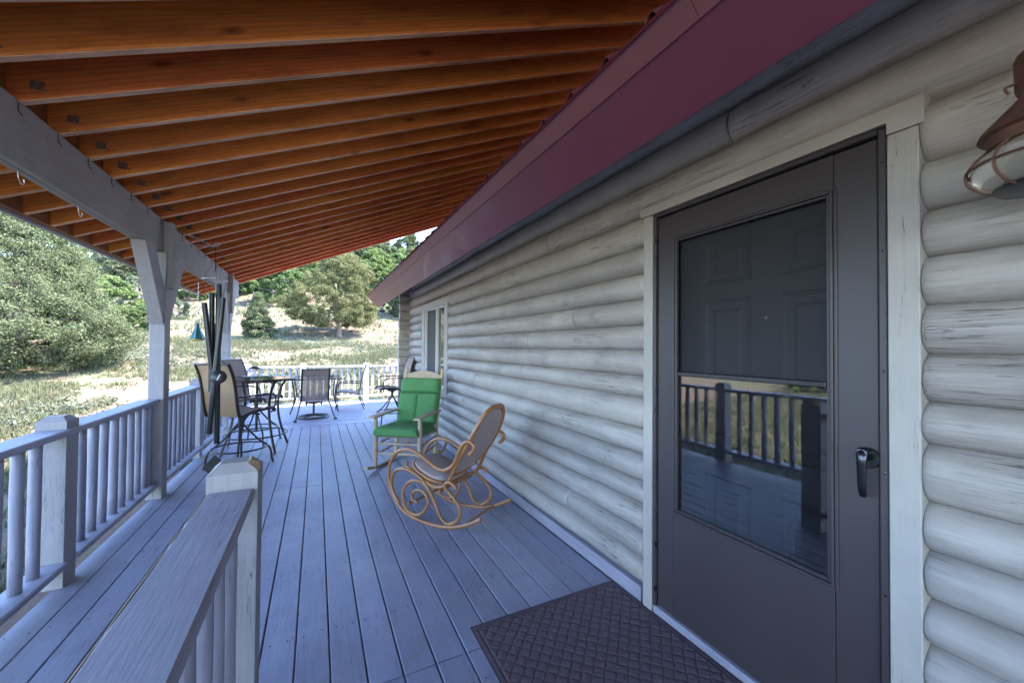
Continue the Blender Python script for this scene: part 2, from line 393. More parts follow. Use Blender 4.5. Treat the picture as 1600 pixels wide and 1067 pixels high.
class Geo:
    def __init__(s): s.v = []; s.f = []
    def tube(s, P, r, seg=8, n=1, closed=False, r2=None, caps=True, up=None):
        if n > 1: P = smooth_path(P, n, closed)
        P = [Vector(p) for p in P]; L = len(P); b0 = len(s.v)
        rr = r if callable(r) else (lambda t: r)
        prev = None
        for i, p in enumerate(P):
            if closed: T = P[(i+1) % L]-P[i-1]
            else: T = P[min(L-1, i+1)]-P[max(0, i-1)]
            T.normalize()
            if prev is None:
                u = Vector(up) if up else (Vector((0, 0, 1)) if abs(T.z) < 0.9 else Vector((1, 0, 0)))
                prev = (u - T*u.dot(T)).normalized()
            else: prev = (prev - T*prev.dot(T)).normalized()
            W = T.cross(prev); q = rr(i/max(1, L-1)); q2 = q*(r2 if r2 else 1)
            for k in range(seg):
                a = 2*math.pi*k/seg
                s.v.append(p + prev*math.cos(a)*q + W*math.sin(a)*q2)
        rings = L if closed else L-1
        for i in range(rings):
            for k in range(seg):
                A = b0+i*seg; B = b0+((i+1) % L)*seg
                s.f.append((A+k, A+(k+1) % seg, B+(k+1) % seg, B+k))
        if not closed and caps:
            s.f.append(tuple(b0+k for k in reversed(range(seg)))); s.f.append(tuple(b0+(L-1)*seg+k for k in range(seg)))
        return s
    def lathe(s, prof, seg=24, c=(0, 0, 0), axis=None):
        b0 = len(s.v); c = Vector(c)
        q = Vector((0, 0, 1)).rotation_difference(Vector(axis)) if axis else None
        for r, z in prof:
            for k in range(seg):
                a = 2*math.pi*k/seg; v = Vector((r*math.cos(a), r*math.sin(a), z))
                s.v.append(c + (q @ v if q else v))
        for i in range(len(prof)-1):
            for k in range(seg):
                s.f.append((b0+i*seg+k, b0+i*seg+(k+1) % seg, b0+(i+1)*seg+(k+1) % seg, b0+(i+1)*seg+k))
        if prof[0][0] > 1e-4: s.f.append(tuple(b0+k for k in reversed(range(seg))))
        if prof[-1][0] > 1e-4: s.f.append(tuple(b0+(len(prof)-1)*seg+k for k in range(seg)))
        return s
    def box(s, x0, x1, y0, y1, z0, z1):
        b = len(s.v)
        for z in (z0, z1):
            for (x, y) in ((x0, y0), (x1, y0), (x1, y1), (x0, y1)): s.v.append(Vector((x, y, z)))
        s.f += [(b, b+3, b+2, b+1), (b+4, b+5, b+6, b+7), (b, b+1, b+5, b+4), (b+1, b+2, b+6, b+5), (b+2, b+3, b+7, b+6), (b+3, b, b+4, b+7)]
        return s
    def prism(s, poly, d0, d1, ax='x'):
        b = len(s.v); n = len(poly)
        for d in (d0, d1):
            for (p, q) in poly:
                s.v.append(Vector((d, p, q)) if ax == 'x' else Vector((p, d, q)) if ax == 'y' else Vector((p, q, d)))
        for k in range(n): s.f.append((b+k, b+(k+1) % n, b+n+(k+1) % n, b+n+k))
        s.f.append(tuple(b+k for k in reversed(range(n)))); s.f.append(tuple(b+n+k for k in range(n)))
        return s
    def sheet(s, grid, th=0.0):
        """grid[i][j] of points, given a thickness along its normal"""
        n, m = len(grid), len(grid[0]); b = len(s.v)
        P = [[Vector(p) for p in row] for row in grid]
        for row in P: s.v += row
        for i in range(n-1):
            for j in range(m-1): s.f.append((b+i*m+j, b+i*m+j+1, b+(i+1)*m+j+1, b+(i+1)*m+j))
        if th:
            b2 = len(s.v)
            for i in range(n):
                for j in range(m):
                    du = P[min(n-1, i+1)][j]-P[max(0, i-1)][j]; dv = P[i][min(m-1, j+1)]-P[i][max(0, j-1)]
                    s.v.append(P[i][j] - dv.cross(du).normalized()*th)
            for i in range(n-1):
                for j in range(m-1): s.f.append((b2+i*m+j, b2+(i+1)*m+j, b2+(i+1)*m+j+1, b2+i*m+j+1))
            ring = [(0, j) for j in range(m)]+[(i, m-1) for i in range(1, n)]+[(n-1, j) for j in range(m-2, -1, -1)]+[(i, 0) for i in range(n-2, 0, -1)]
            for k in range(len(ring)):
                (i, j), (p, q) = ring[k], ring[(k+1) % len(ring)]
                s.f.append((b+i*m+j, b2+i*m+j, b2+p*m+q, b+p*m+q))
        return s
    def obj(s, name, mat, parent, F=None, smooth=True, fix=True, **kw):
        me = bpy.data.meshes.new(name); me.from_pydata([tuple(v) for v in s.v], [], s.f)
        bm = bmesh.new(); bm.from_mesh(me)
        if fix: bmesh.ops.recalc_face_normals(bm, faces=bm.faces)
        if smooth:
            for f in bm.faces: f.smooth = True
            for e in bm.edges:
                if len(e.link_faces) == 2 and e.calc_face_angle(0) > 0.75: e.smooth = False
        bm.to_mesh(me); bm.free()
        return put(name, me, mat, parent, F, **kw)

# ------------------------------------------------------------------ ground
ZY = [(-60, -.7), (8, -.62), (11, -.45), (14, -.12), (17.5, .36), (24, 1.0), (32, 1.95), (45, 5.4), (70, 13.2), (100, 21.5), (125, 25.5), (170, 28), (600, 26)]
def gz(x, y):
    z = ZY[-1][1]
    for (a, za), (b, zb) in zip(ZY, ZY[1:]):
        if y < b:
            t = max(0, (y-a)/(b-a)); z = za+(zb-za)*t; break
    k = max(0.6, min(1.3, 1+x*(0.0065 if x > 0 else 0.0085))) if y > 25 else 1.0
    if 17 < y <= 25: k = 1+(max(0.6, min(1.3, 1+x*(0.0065 if x > 0 else 0.0085)))-1)*(y-17)/8
    z = z*k if z > 0 else z
    if x < -5: z += min(2.5, (-x-5)*0.04)*max(0, 1-abs(y-6)/40)
    f = max(0, min(1, (max(y-9, -x-3, x-8))/14))
    z += f*0.28*noise.noise(Vector((x*0.11, y*0.11, 3))) + 0.05*noise.noise(Vector((x*0.6, y*0.6, 5)))
    if y > 40: z += min(1, (y-40)/50)*3.0*noise.noise(Vector((x*0.022, y*0.022, 9)))
    return z
def axis_vals(lo, hi, c, n):
    t = np.linspace(-1, 1, n); s = np.sign(t)*np.abs(t)**2.3
    return np.where(s < 0, c+s*(c-lo), c+s*(hi-c))
gx = axis_vals(-420, 420, -6, 190); gy = axis_vals(-250, 600, 16, 210)
V = [(x, y, gz(x, y)) for y in gy for x in gx]
nx = len(gx); Fq = [(j*nx+i, j*nx+i+1, (j+1)*nx+i+1, (j+1)*nx+i) for j in range(len(gy)-1) for i in range(nx-1)]
put('ground', fast_mesh('ground', V, Fq, True), 'ground', None, kind='structure')

# ------------------------------------------------------------------ deck
deck = thing('deck', None, None, (0, 0, 0), kind='structure')
X0, XW = -1.315, 1.602
NB = 21; PB = (XW-X0)/NB
for i in range(NB):
    xa, xb = X0+i*PB+0.003, X0+(i+1)*PB-0.003
    if i < 3: cuts = [-4.6, 1.1+0.3*(i % 2), 4.62, 7.59]
    elif i < 10: cuts = [-4.6, 0.4+0.01*i, 4.36 if i % 2 else 4.37, 7.59]
    else: cuts = [-4.6, 1.687, 7.59]
    if i in (6, 7): cuts = [-4.6, 0.9, 5.9, 7.59]
    for a, b in zip(cuts, cuts[1:]):
        dz = random.uniform(-.0015, .0015)
        box('deck_board', 'deck', deck, xa, xb, a+0.0015, b-0.0015, -0.036+dz, dz, 'y', 0.0035)
y = 7.595; k = 0
while y < 10.75:
    cuts = [-1.36, 1.05 if k % 2 else 0.2, 3.6]
    for a, b in zip(cuts, cuts[1:]):
        box('deck_board', 'deck', deck, a+0.0015, b-0.0015, y+0.003, y+0.137, -0.036, random.uniform(-.001, .001), 'x', 0.0035)
    y += 0.14; k += 1
# frame below
for yy in np.arange(-2.4, 7.6, 0.6):
    box('joist', 'sheath', deck, -1.29, 1.6, yy, yy+0.038, -0.22, -0.045, 'x', 0)
for xx in np.arange(-1.3, 3.6, 0.6):
    box('joist', 'sheath', deck, xx, xx+0.038, 7.65, 10.7, -0.22, -0.045, 'y', 0)
box('rim_board', 'rail', deck, -1.33, -1.292, -4.6, 10.74, -0.23, -0.04, 'y', 0.003)
box('rim_board', 'rail', deck, -1.29, 3.6, 10.75, 10.79, -0.23, -0.04, 'x', 0.003)
g = Geo()
for i in range(NB):
    for yy in np.arange(-2.1, 7.6, 0.6):
        for dx in (0.03, 0.108):
            if random.random() < .75:
                x = X0+i*PB+dx+random.uniform(-.006, .006); yq = yy+0.019+random.uniform(-.008, .008)
                g.lathe([(0.0042, 0.0012), (0.0042, 0.0024)], 6, (x, yq, 0))
g.obj('nail_heads', 'blackmetal', deck, smooth=False, kind='stuff')

# ------------------------------------------------------------------ railings
def post_cap(z0, z1, x0, x1, y0, y1, c=0.03):
    g = Geo(); b = 0
    ring = lambda d, z: [(x0+d, y0+d, z), (x1-d, y0+d, z), (x1-d, y1-d, z), (x0+d, y1-d, z)]
    for r_ in (ring(0, z0), ring(0, z1-c), ring(c, z1)): g.v += [Vector(q) for q in r_]
    for i in range(2):
        for k in range(4): g.f.append((i*4+k, i*4+(k+1) % 4, (i+1)*4+(k+1) % 4, (i+1)*4+k))
    g.f += [(3, 2, 1, 0), (8, 9, 10, 11)]
    return g
def upright(name, mat, parent, x0, x1, y0, y1, z0, z1, c=0.028):
    cx, cy, cz = (x0+x1)/2, (y0+y1)/2, (z0+z1)/2
    g = post_cap(z0-cz, z1-cz, x0-cx, x1-cx, y0-cy, y1-cy, c)
    # long axis turned to local X
    Rm = Matrix.Rotation(R(-90), 4, 'Y')
    for i, v in enumerate(g.v): g.v[i] = Rm.inverted() @ v
    return g.obj(name, mat, parent, Matrix.Translation((cx, cy, cz)) @ Rm, smooth=False)
def picket_mesh(h, r):
    g = Geo(); n = 7
    pts = [(-h/2+h*i/(n-1), 0.0008*math.sin(i*2.1+r*900), 0.0007*math.cos(i*1.7)) for i in range(n)]
    return g.tube(pts, lambda t: r*(1+0.02*math.sin(t*4)), 12)
def picket_meshes(h, r):
    out = []
    for j in range(4):
        g = picket_mesh(h, r*(0.93+0.05*j)); me = bpy.data.meshes.new('baluster'); me.from_pydata([tuple(v) for v in g.v], [], g.f)
        me.polygons.foreach_set('use_smooth', [True]*len(me.polygons)); out.append(me)
    return out
PK = picket_meshes(0.735, 0.027)
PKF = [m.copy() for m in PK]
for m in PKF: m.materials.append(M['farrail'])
UPM = Matrix.Rotation(R(-90), 4, 'Y')
def picket(parent, x, y, z0=0.145, me=None):
    tilt = Matrix.Rotation(random.uniform(-.006, .006), 4, 'X') @ Matrix.Rotation(random.uniform(-.006, .006), 4, 'Y')
    return put('baluster', me or random.choice(PK), 'rail', parent, Matrix.Translation((x, y, z0+0.3675)) @ tilt @ UPM @ Matrix.Rotation(random.uniform(0, 6), 4, 'X'))

rl = thing('porch_railing', 'long grey wooden railing of round balusters along the open left edge of the porch', 'railing', (-1.33, 3, 0))
RX = (-1.39, -1.25)
posts = [(-1.395, -1.268, 0.02), (-1.395, -1.268, 3.135), (-1.375, -1.262, 6.00), (-1.375, -1.262, 9.05)]
for a, b, y in posts: upright('railing_post', 'post', rl, a, b, y, y+0.13, 0.0, 0.968)
segs = [(-2.6, 1.58), (1.80, 3.262), (3.266, 4.56), (4.70, 6.12), (6.14, 7.46), (7.60, 9.17), (9.18, 10.6)]
for a, b in segs:
    dx = 0.02 if a > 4 else 0
    box('top_rail', 'rail', rl, RX[0]+dx, RX[1]+dx, a, b, 0.860, 0.897, 'y', 0.006)
    box('bottom_rail', 'rail', rl, RX[0]+dx+.005, RX[1]+dx, a if a != 1.80 else 1.8, b if b != 3.262 else 3.135, 0.108, 0.145, 'y', 0.006)
ys = [2.115, 2.26, 2.405, 2.55, 2.695, 2.84, 2.985, -0.4, -.25, -.1, .2, .35, .5, .65, .8, .95, 1.1, 1.25, 1.4, 3.44, 3.585, 3.73, 3.875, 4.02, 4.16, 4.305, 4.45, 4.535,
      4.86, 5.0, 5.14, 5.28, 5.42, 5.56, 5.70, 5.84, 6.26, 6.41, 6.56, 6.71, 6.86, 7.01, 7.16, 7.31, 7.75, 7.90, 8.05, 8.2, 8.35, 8.5, 8.65, 8.8, 8.93, 9.33, 9.48, 9.63, 9.78, 9.93, 10.08, 10.23, 10.38]
for yv in ys: picket(rl, -1.322 + (0.02 if yv > 4.7 else 0) + random.uniform(-.004, .004), yv + random.uniform(-.006, .006))

nr = thing('entry_railing', 'short grey railing in the foreground ending in a square post with a chipped cap corner', 'railing', (-.25, 1.6, 0))
upright('railing_post', 'post', nr, -.318, -.174, 1.60, 1.735, 0.0, 0.980, 0.030)
box('top_rail', 'rail', nr, -.315, -.182, -1.4, 1.598, 0.860, 0.896, 'y', 0.006)
box('bottom_rail', 'rail', nr, -.300, -.195, -1.4, 1.598, 0.108, 0.145, 'y', 0.006)
for i, yv in enumerate(np.arange(1.44, -1.3, -0.146)): picket(nr, -.235, yv)
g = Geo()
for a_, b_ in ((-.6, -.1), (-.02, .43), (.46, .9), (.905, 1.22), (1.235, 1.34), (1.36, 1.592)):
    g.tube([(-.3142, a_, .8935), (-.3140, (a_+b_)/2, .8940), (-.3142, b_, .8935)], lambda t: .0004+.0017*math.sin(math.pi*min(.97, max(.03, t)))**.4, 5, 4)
g.obj('edge_highlight', 'palewood', nr, label='pale line laid along the rail edge as a sky highlight')  # thin pale bead standing in for the sky reflecting on the bevel
g = Geo(); g.v = [Vector(q) for q in ((-.2055, 1.606, .9820), (-.171, 1.606, .950), (-.171, 1.69, .956), (-.206, 1.70, .9835), (-.200, 1.64, .988), (-.180, 1.65, .974))]
g.f = [(0, 1, 5, 4), (1, 2, 5), (2, 3, 4, 5), (3, 0, 4), (0, 3, 2, 1)]
g.obj('split_chip', 'rawwood', nr, smooth=False, label='split piece of raw pale wood on the cap corner')

fr = thing('far_railing', 'sunlit whitish railing across the far end of the deck', 'railing', (1, 10.6, 0))
FP = [-1.40, -.27, .55+.6, 2.5, 3.45]
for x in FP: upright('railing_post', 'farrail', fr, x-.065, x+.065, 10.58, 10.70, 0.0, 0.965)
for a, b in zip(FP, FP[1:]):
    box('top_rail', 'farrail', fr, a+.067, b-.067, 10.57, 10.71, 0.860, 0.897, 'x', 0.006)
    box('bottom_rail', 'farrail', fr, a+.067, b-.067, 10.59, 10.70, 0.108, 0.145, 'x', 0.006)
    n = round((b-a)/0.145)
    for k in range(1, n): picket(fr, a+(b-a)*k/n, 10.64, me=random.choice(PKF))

# ------------------------------------------------------------------ porch roof
pr = thing('porch_roof', 'open porch roof of orange stained rafters on a grey beam', 'porch roof', (-1.3, 3, 2.5))
SL = 0.4295; ZB = 2.52
def zr(x): return ZB+SL*(x+1.26)
cs = 1/math.sqrt(1+SL*SL); upv = Vector((-SL*cs, 0, cs))
RD = 0.235
ry = [2.661+0.3098*k+random.uniform(-.004, .004) for k in range(-24, 20)]
for k, y in enumerate(ry):
    a = Vector((-1.82, y+0.019, zr(-1.82))); b = Vector((4.05, y+0.019, zr(4.05)))
    a2 = a+upv*RD/2; b2 = b+upv*RD/2
    rf = board('rafter', 'rafter', pr, a2, b2, 0.038, RD, upv, 0.0025)
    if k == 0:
        rf.data.materials.append(M['rafterlit'])  # undersides take the stain with the bounce light painted in
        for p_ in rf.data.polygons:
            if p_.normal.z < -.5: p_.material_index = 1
    if 1.8 < y < 7:
        g = Geo(); rr_ = random.Random(k)
        g.box(-1.232, -1.185, y-0.0025, y-0.0005, zr(-1.2)+0.045, zr(-1.2)+0.088)
        for q in range(5): g.lathe([(0.006, 0), (0.006, 0.003), (0.002, 0.006)], 8, (-1.225+0.013*q, y-0.003, zr(-1.2)+0.05+0.03*(q % 2)), (0, -1, 0))
        g.obj('tie_plate', 'dullgalv', rf, smooth=False)
for y0, y1 in zip(ry, ry[1:]):
    yc = (y0+y1)/2+0.019
    box('blocking', 'sheath', pr, -1.345, -1.307, y0+0.04, y1-0.002, ZB+0.001, ZB+0.215, 'y', 0)
# sheathing boards over the rafters
e = upv*(RD+0.0065)
s0 = Vector((-1.86, 0, zr(-1.86)))+e; s1 = Vector((4.05, 0, zr(4.05)))+e
n = 5
for j in range(n):
    t0, t1 = j/n, (j+1)/n-0.0006
    pa = s0.lerp(s1, (t0+t1)/2); L = (s1-s0).length*(t1-t0)
    board('sheathing_panel', 'sheath', pr, (pa.x, -4.8, pa.z), (pa.x, 8.62, pa.z), L, 0.012, upv, 0)
# metal roofing above
rp = Geo(); e2 = upv*(RD+0.018)
for j in range(33):
    yy = -4.8+j*0.425
    a, b = s0-e+e2+Vector((-.04*cs, 0, -.04*SL*cs)), s1-e+e2
    rp.v += [Vector((a.x, yy, a.z+0.004)), Vector((b.x, yy, b.z+0.004)), Vector((b.x, yy+0.385, b.z+0.004)), Vector((a.x, yy+0.385, a.z+0.004)), Vector((a.x, yy+0.405, a.z+0.03)), Vector((b.x, yy+0.405, b.z+0.03)), Vector((b.x, yy+0.425, b.z+0.004)), Vector((a.x, yy+0.425, a.z+0.004))]
    q = j*8; rp.f += [(q, q+1, q+2, q+3), (q+3, q+2, q+5, q+4), (q+4, q+5, q+6, q+7)]
rp.obj('roofing', 'maroon', pr, smooth=False)
# tails: sub fascia and white fascia
box('subfascia', 'sheath', pr, -1.862, -1.823, -4.8, 8.60, zr(-1.82)-0.002, zr(-1.82)+0.235, 'y', 0.002)
box('fascia', 'fasciawhite', pr, -1.892, -1.865, -4.8, 4.3, zr(-1.82)-0.022, zr(-1.82)+0.26, 'y', 0.003)
box('fascia', 'fasciawhite', pr, -1.892, -1.865, 4.302, 8.63, zr(-1.82)-0.022, zr(-1.82)+0.26, 'y', 0.003)
a = Vector((-1.86, 8.61, zr(-1.86)))+upv*(RD/2+.003); b = Vector((4.05, 8.61, zr(4.05)))+upv*(RD/2+.003)
board('barge_board', 'rafter', pr, a, b, 0.03, RD+0.004, upv, 0.002)
# beam: two plies
for (a, b) in ((-4.8, 1.66), (1.664, 4.655), (4.659, 7.55), (7.554, 8.42)):
    box('beam', 'beam', pr, -1.299, -1.26, a, b, 2.226, 2.519, 'y', 0.004)
    box('beam', 'post', pr, -1.340, -1.301, a, b, 2.226, 2.519, 'y', 0.004)
# posts with straps and braces
for y in (-4.4, -1.40, 1.62, 4.56, 7.46):
    po = box('post', 'post', pr, -1.338, -1.226, y, y+0.14, 0.0, 2.2245, 'z', 0.005)
    box('strap', 'beam', po, -1.258, -1.195, y+0.02, y+0.13, 1.90, 2.505, 'z', 0.004)
    for sgn in (-1, 1):
        yy = (lambda t: y-t) if sgn < 0 else (lambda t: y+0.14+t)
        poly = [(yy(0.002), 1.565), (yy(0.46), 2.223), (yy(0.235), 2.223), (yy(0.002), 1.885)]
        if sgn > 0: poly = poly[::-1]
        cy, cz = yy(0.2), 1.95
        ang = math.atan2(0.66, 0.46*sgn)
        Fm = Matrix.Translation((-1.285, cy, cz)) @ Matrix.Rotation(ang, 4, 'X') @ Matrix.Rotation(R(90), 4, 'Z')
        g = Geo().prism(poly, -1.332, -1.238); inv = Fm.inverted()
        g.v = [inv @ v for v in g.v]
        br = g.obj('brace', 'post', po, Fm, smooth=False)
        for (t, z) in ((0.05, 1.62), (0.05, 1.64), (0.42, 2.15), (0.40, 2.13)):
            pass
# hooks
for (y, x) in ((2.755, -1.305), (3.29, -1.305)):
    g = Geo().tube([(x, y, 2.225), (x, y, 2.195), (x, y+0.012, 2.175), (x, y+0.028, 2.165), (x, y+0.045, 2.178), (x, y+0.042, 2.195)], 0.0028, 6, 3)
    g.obj('hook', 'galv', pr)
for k, y in enumerate(ry):
    if 2.6 < y < 8:
        g = Geo().tube([(-1.256, y-0.02, 2.515), (-1.2555, y-0.022, 2.47), (-1.252, y+0.0, 2.455)], 0.0022, 5)
        g.obj('hook', 'blackmetal', pr)

# ------------------------------------------------------------------ log cabin
cb = thing('log_cabin', 'grey painted log cabin with a maroon metal eave and dark storm door', 'cabin', (1.7, 3, 0))
J = [0.085, 0.225, 0.37, 0.514, 0.643, 0.789, 0.935, 1.107, 1.231, 1.377, 1.521, 1.668, 1.811, 1.956, 2.134, 2.30, 2.46, 2.61, 2.70]
YEND = 7.63; YST = -4.6
WIN = (5.16, 6.64, 0.70, 2.11); DOOR = (0.478, 1.60, 0.0, 2.145)
def log_piece(ya, yb, za, zb, ridx):
    L = yb-ya; n = max(3, int(L/0.028)); zc = (za+zb)/2; rz = (zb-za)/2*(1.055+0.03*noise.noise(Vector((ridx*3.3, ya, 0)))); rx = 0.088+0.007*noise.noise(Vector((ridx*5.1, 2, 1)))
    g = Geo(); K = 14; rows = []; kq = random.Random(ridx*31+int(ya*10))
    knots = [(kq.uniform(ya, yb), kq.uniform(-1.1, 1.1), kq.uniform(.018, .045), kq.choice((-.10, .12, .16, .2))) for _ in range(int(L*1.6)+1)]
    ends = min(0.02, L*0.2)
    us = [0, 0.006, 0.018] + [0.018+(L-0.036)*i/(n-1) for i in range(1, n-1)] + [L-0.018, L-0.006, L]
    for u in us:
        y = ya+u; row = []
        e = min(u, L-u); sh = 1.0 if e > 0.017 else (0.93 if e > 0.005 else 0.84)
        wv = 1+0.10*noise.noise(Vector((y*0.9, ridx*7.7, 1)))+0.04*noise.noise(Vector((y*4, ridx*3.1, 2)))
        cz = 0.016*noise.noise(Vector((y*0.6, ridx*5.3, 6)))
        for k in range(K+1):
            a = -math.pi/2+math.pi*k/K
            kx = max(0.0, math.cos(a))**0.95
            bmp = 1+0.05*noise.noise(Vector((y*2.2, a*1.3, ridx*11.0)))+0.03*noise.noise(Vector((y*9, a*3.0, ridx*4.0)))
            for (ky, ka, kr, kh) in knots:
                d2 = ((y-ky)/kr)**2+((a-ka)*0.085/kr)**2
                if d2 < 9: bmp += kh*math.exp(-d2)
            row.append(Vector((-(rx*kx*wv*bmp)*sh, u-L/2, (rz*math.sin(a))*(1+0.5*(wv-1)) + cz*math.cos(a))))
        rows.append(row)
    b = 0; m = K+1
    for r_ in rows: g.v += r_
    for i in range(len(rows)-1):
        for k in range(K): g.f.append((i*m+k, i*m+k+1, (i+1)*m+k+1, (i+1)*m+k))
    g.f.append(tuple(range(m))); g.f.append(tuple((len(rows)-1)*m+k for k in reversed(range(m))))
    # local X along the length
    Rm = Matrix.Rotation(R(90), 4, 'Z')
    g.v = [Rm.inverted() @ v for v in g.v]
    return g.obj('log', 'log', cb, Matrix.Translation((1.682, (ya+yb)/2, zc)) @ Rm)
joints = {15: [1.1, 5.6], 13: [3.43], 14: [4.58, 2.6], 10: [2.25], 12: [3.82], 9: [2.9], 6: [4.1], 3: [3.4], 1: [2.3], 7: [3.0], 4: [4.5], 16: [2.9], 11: [4.6], 8: [-1], 5: [-.8]}
for i, (za, zb) in enumerate(zip(J, J[1:])):
    spans = [(YST, YEND)]
    def cut(sp, a, b):
        out = []
        for p, q in sp:
            if q <= a or p >= b: out.append((p, q)); continue
            if p < a: out.append((p, a))
            if q > b: out.append((b, q))
        return out
    zc = (za+zb)/2
    if WIN[2] < zc < WIN[3]: spans = cut(spans, WIN[0]-0.002, WIN[1]+0.002)
    if zc < DOOR[3]-0.02: spans = cut(spans, DOOR[0]+0.012, DOOR[1]-0.022)
    elif za < DOOR[3]: za = DOOR[3]*0+za
    for jy in joints.get(i, []): spans = cut(spans, jy-0.0015, jy+0.0015)
    for p, q in spans:
        if q-p > 0.06: log_piece(p, q, za, zb, i+1)
def wallbox(name, x0, x1, y0, y1, z0, z1, mat='trim'): return box(name, mat, cb, x0, x1, y0, y1, z0, z1, 'y', 0)
# core of the wall, with openings at door and window
wallbox('wall_core', 1.68, 1.74, YST, 0.54, -0.5, 2.62, 'log'); wallbox('wall_core', 1.68, 1.74, 1.54, 5.25, -0.5, 2.62, 'log')
wallbox('wall_core', 1.68, 1.74, 0.54, 1.54, 2.12, 2.62, 'log'); wallbox('wall_core', 1.68, 1.74, 5.25, 6.56, -0.5, 0.76, 'log')
wallbox('wall_core', 1.68, 1.74, 5.25, 6.56, 2.04, 2.62, 'log'); wallbox('wall_core', 1.68, 1.74, 6.56, 7.60, -0.5, 2.62, 'log')
wallbox('floor_core', 1.60, 6.5, YST, 7.55, -0.6, -0.05, 'log')
box('gable_wall', 'log', cb, 1.74, 9.2, 7.52, 7.60, -0.6, 2.6, 'x', 0)
box('gable_wall', 'log', cb, 1.74, 9.2, YST, YST+.08, -0.6, 2.6, 'x', 0)
box('back_wall', 'log', cb, 9.12, 9.2, YST, 7.6, -0.6, 2.6, 'y', 0)
# crossing log ends at the far corner
for i, (za, zb) in enumerate(zip(J[:-1], J[1:])):
    z0, z1 = za-0.06, zb-0.06
    g = Geo(); K = 14; rz = (z1-z0)/2*1.0; L = 0.27
    for u, s in ((0, .94), (0.012, 1), (L, 1)):
        for k in range(K):
            a = 2*math.pi*k/K; g.v.append(Vector((u, 0.075*math.cos(a)*s, rz*math.sin(a)*s*1.0)))
    for j in range(2):
        for k in range(K): g.f.append((j*K+k, j*K+(k+1) % K, (j+1)*K+(k+1) % K, (j+1)*K+k))
    g.f.append(tuple(reversed(range(K))))
    g.obj('log_end', 'log', cb, Matrix.Translation((1.42+random.uniform(-.008, .008), 7.715, (z0+z1)/2)))
# base board with a ledge
for a, b in ((YST, 0.476), (1.602, 2.92), (2.922, 7.60)):
    bb = box('base_board', 'rail', cb, 1.604, 1.668, a, b, 0.0, 0.082, 'y', 0.003)
    g = None
# door trim
box('door_trim', 'trim', cb, 1.598, 1.66, 1.520, 1.582, 0.0, 2.098, 'z', 0.003)
box('door_trim', 'trim', cb, 1.598, 1.66, 0.488, 0.5615, 0.0, 2.0605, 'z', 0.003)
g = Geo().prism([(1.600, 2.100), (1.600, 2.146), (0.474, 2.146), (0.474, 2.062), (0.56, 2.062), (0.56, 2.100)], -0.032, 0.032)
Rm = Matrix.Rotation(R(90), 4, 'Z'); cyy = 1.037
for i, v in enumerate(g.v): g.v[i] = Rm.inverted() @ (v-Vector((0, cyy, 2.1)))
g.obj('door_header', 'trim', cb, Matrix.Translation((1.625, cyy, 2.1)) @ Rm, smooth=False)
box('door_sill', 'rail', cb, 1.60, 1.72, 0.565, 1.516, 0.001, 0.040, 'y', 0.006)
# storm door
def chan(name, parent, y0, y1, z0, z1, x0, x1, mat='door', bev=0.003, long='z'): return box(name, mat, parent, x0, x1, y0, y1, z0, z1, long, bev)
chan('door_jamb', cb, 1.501, 1.518, 0.04, 2.092, 1.601, 1.70); chan('door_jamb', cb, 0.564, 0.585, 0.04, 2.092, 1.601, 1.70)
chan('door_jamb', cb, 0.587, 1.499, 2.078, 2.097, 1.601, 1.70, long='y')
sdoor = chan('storm_door', cb, 1.395, 1.497, 0.045, 2.072, 1.617, 1.655, bev=0.004)
chan('stile', sdoor, 0.589, 0.712, 0.045, 2.072, 1.617, 1.655, bev=0.004)
chan('top_rail', sdoor, 0.7125, 1.3945, 1.945, 2.072, 1.617, 1.655, bev=0.002, long='y')
chan('kick_panel', sdoor, 0.7125, 1.3945, 0.045, 0.565, 1.617, 1.655, bev=0.002, long='y')
for k, (d, x) in enumerate(((0.0, 1.611), (0.011, 1.606), (0.022, 1.612))):
    w = 0.010
    ya, yb, za, zb = 0.700+d, 1.407-d, 0.553+d, 1.957-d
    chan('moulding', sdoor, ya, ya+w, za, zb, x, 1.63, bev=0.002); chan('moulding', sdoor, yb-w, yb, za, zb, x, 1.63, bev=0.002)
    chan('moulding', sdoor, ya+w+.0003, yb-w-.0003, za, za+w, x, 1.63, bev=0.002, long='y'); chan('moulding', sdoor, ya+w+.0003, yb-w-.0003, zb-w, zb, x, 1.63, bev=0.002, long='y')
chan('sash_bar', sdoor, 0.735, 1.372, 1.250, 1.272, 1.612, 1.64, 'nickel', 0.003, 'y')
box('glass_pane', 'glass', sdoor, 1.632, 1.636, 0.734, 1.373, 0.587, 1.250, 'y', 0)
box('insect_screen', 'screen', sdoor, 1.6415, 1.6425, 0.734, 1.373, 1.272, 1.923, 'y', 0)
g = Geo()
for yv in (0.66,):
    g.lathe([(0.0, -0.0), (0.017, 0.001), (0.019, 0.008), (0.0, 0.010)], 20, (1.617, 0.618, 1.045), (-1, 0, 0))
    g.lathe([(0.013, 0), (0.012, 0.03), (0.015, 0.042), (0.0, 0.046)], 16, (1.612, 0.618, 1.052), (-1, 0, 0))
g.obj('handle_mount', 'nickel', sdoor)
Geo().tube([(1.583, 0.618, 1.066), (1.570, 0.618, 1.040), (1.570, 0.618, 0.995), (1.574, 0.619, 0.945), (1.584, 0.620, 0.915)], lambda t: 0.0115-0.004*t, 10, 4, r2=1.3).obj('handle', 'nickel', sdoor)
Geo().lathe([(0.032, 0), (0.034, 0.002), (0.030, 0.006), (0.0, 0.006)], 20, (1.6165, 0.618, 1.035), (-1, 0, 0)).obj('handle_plate', 'blackmetal', sdoor)
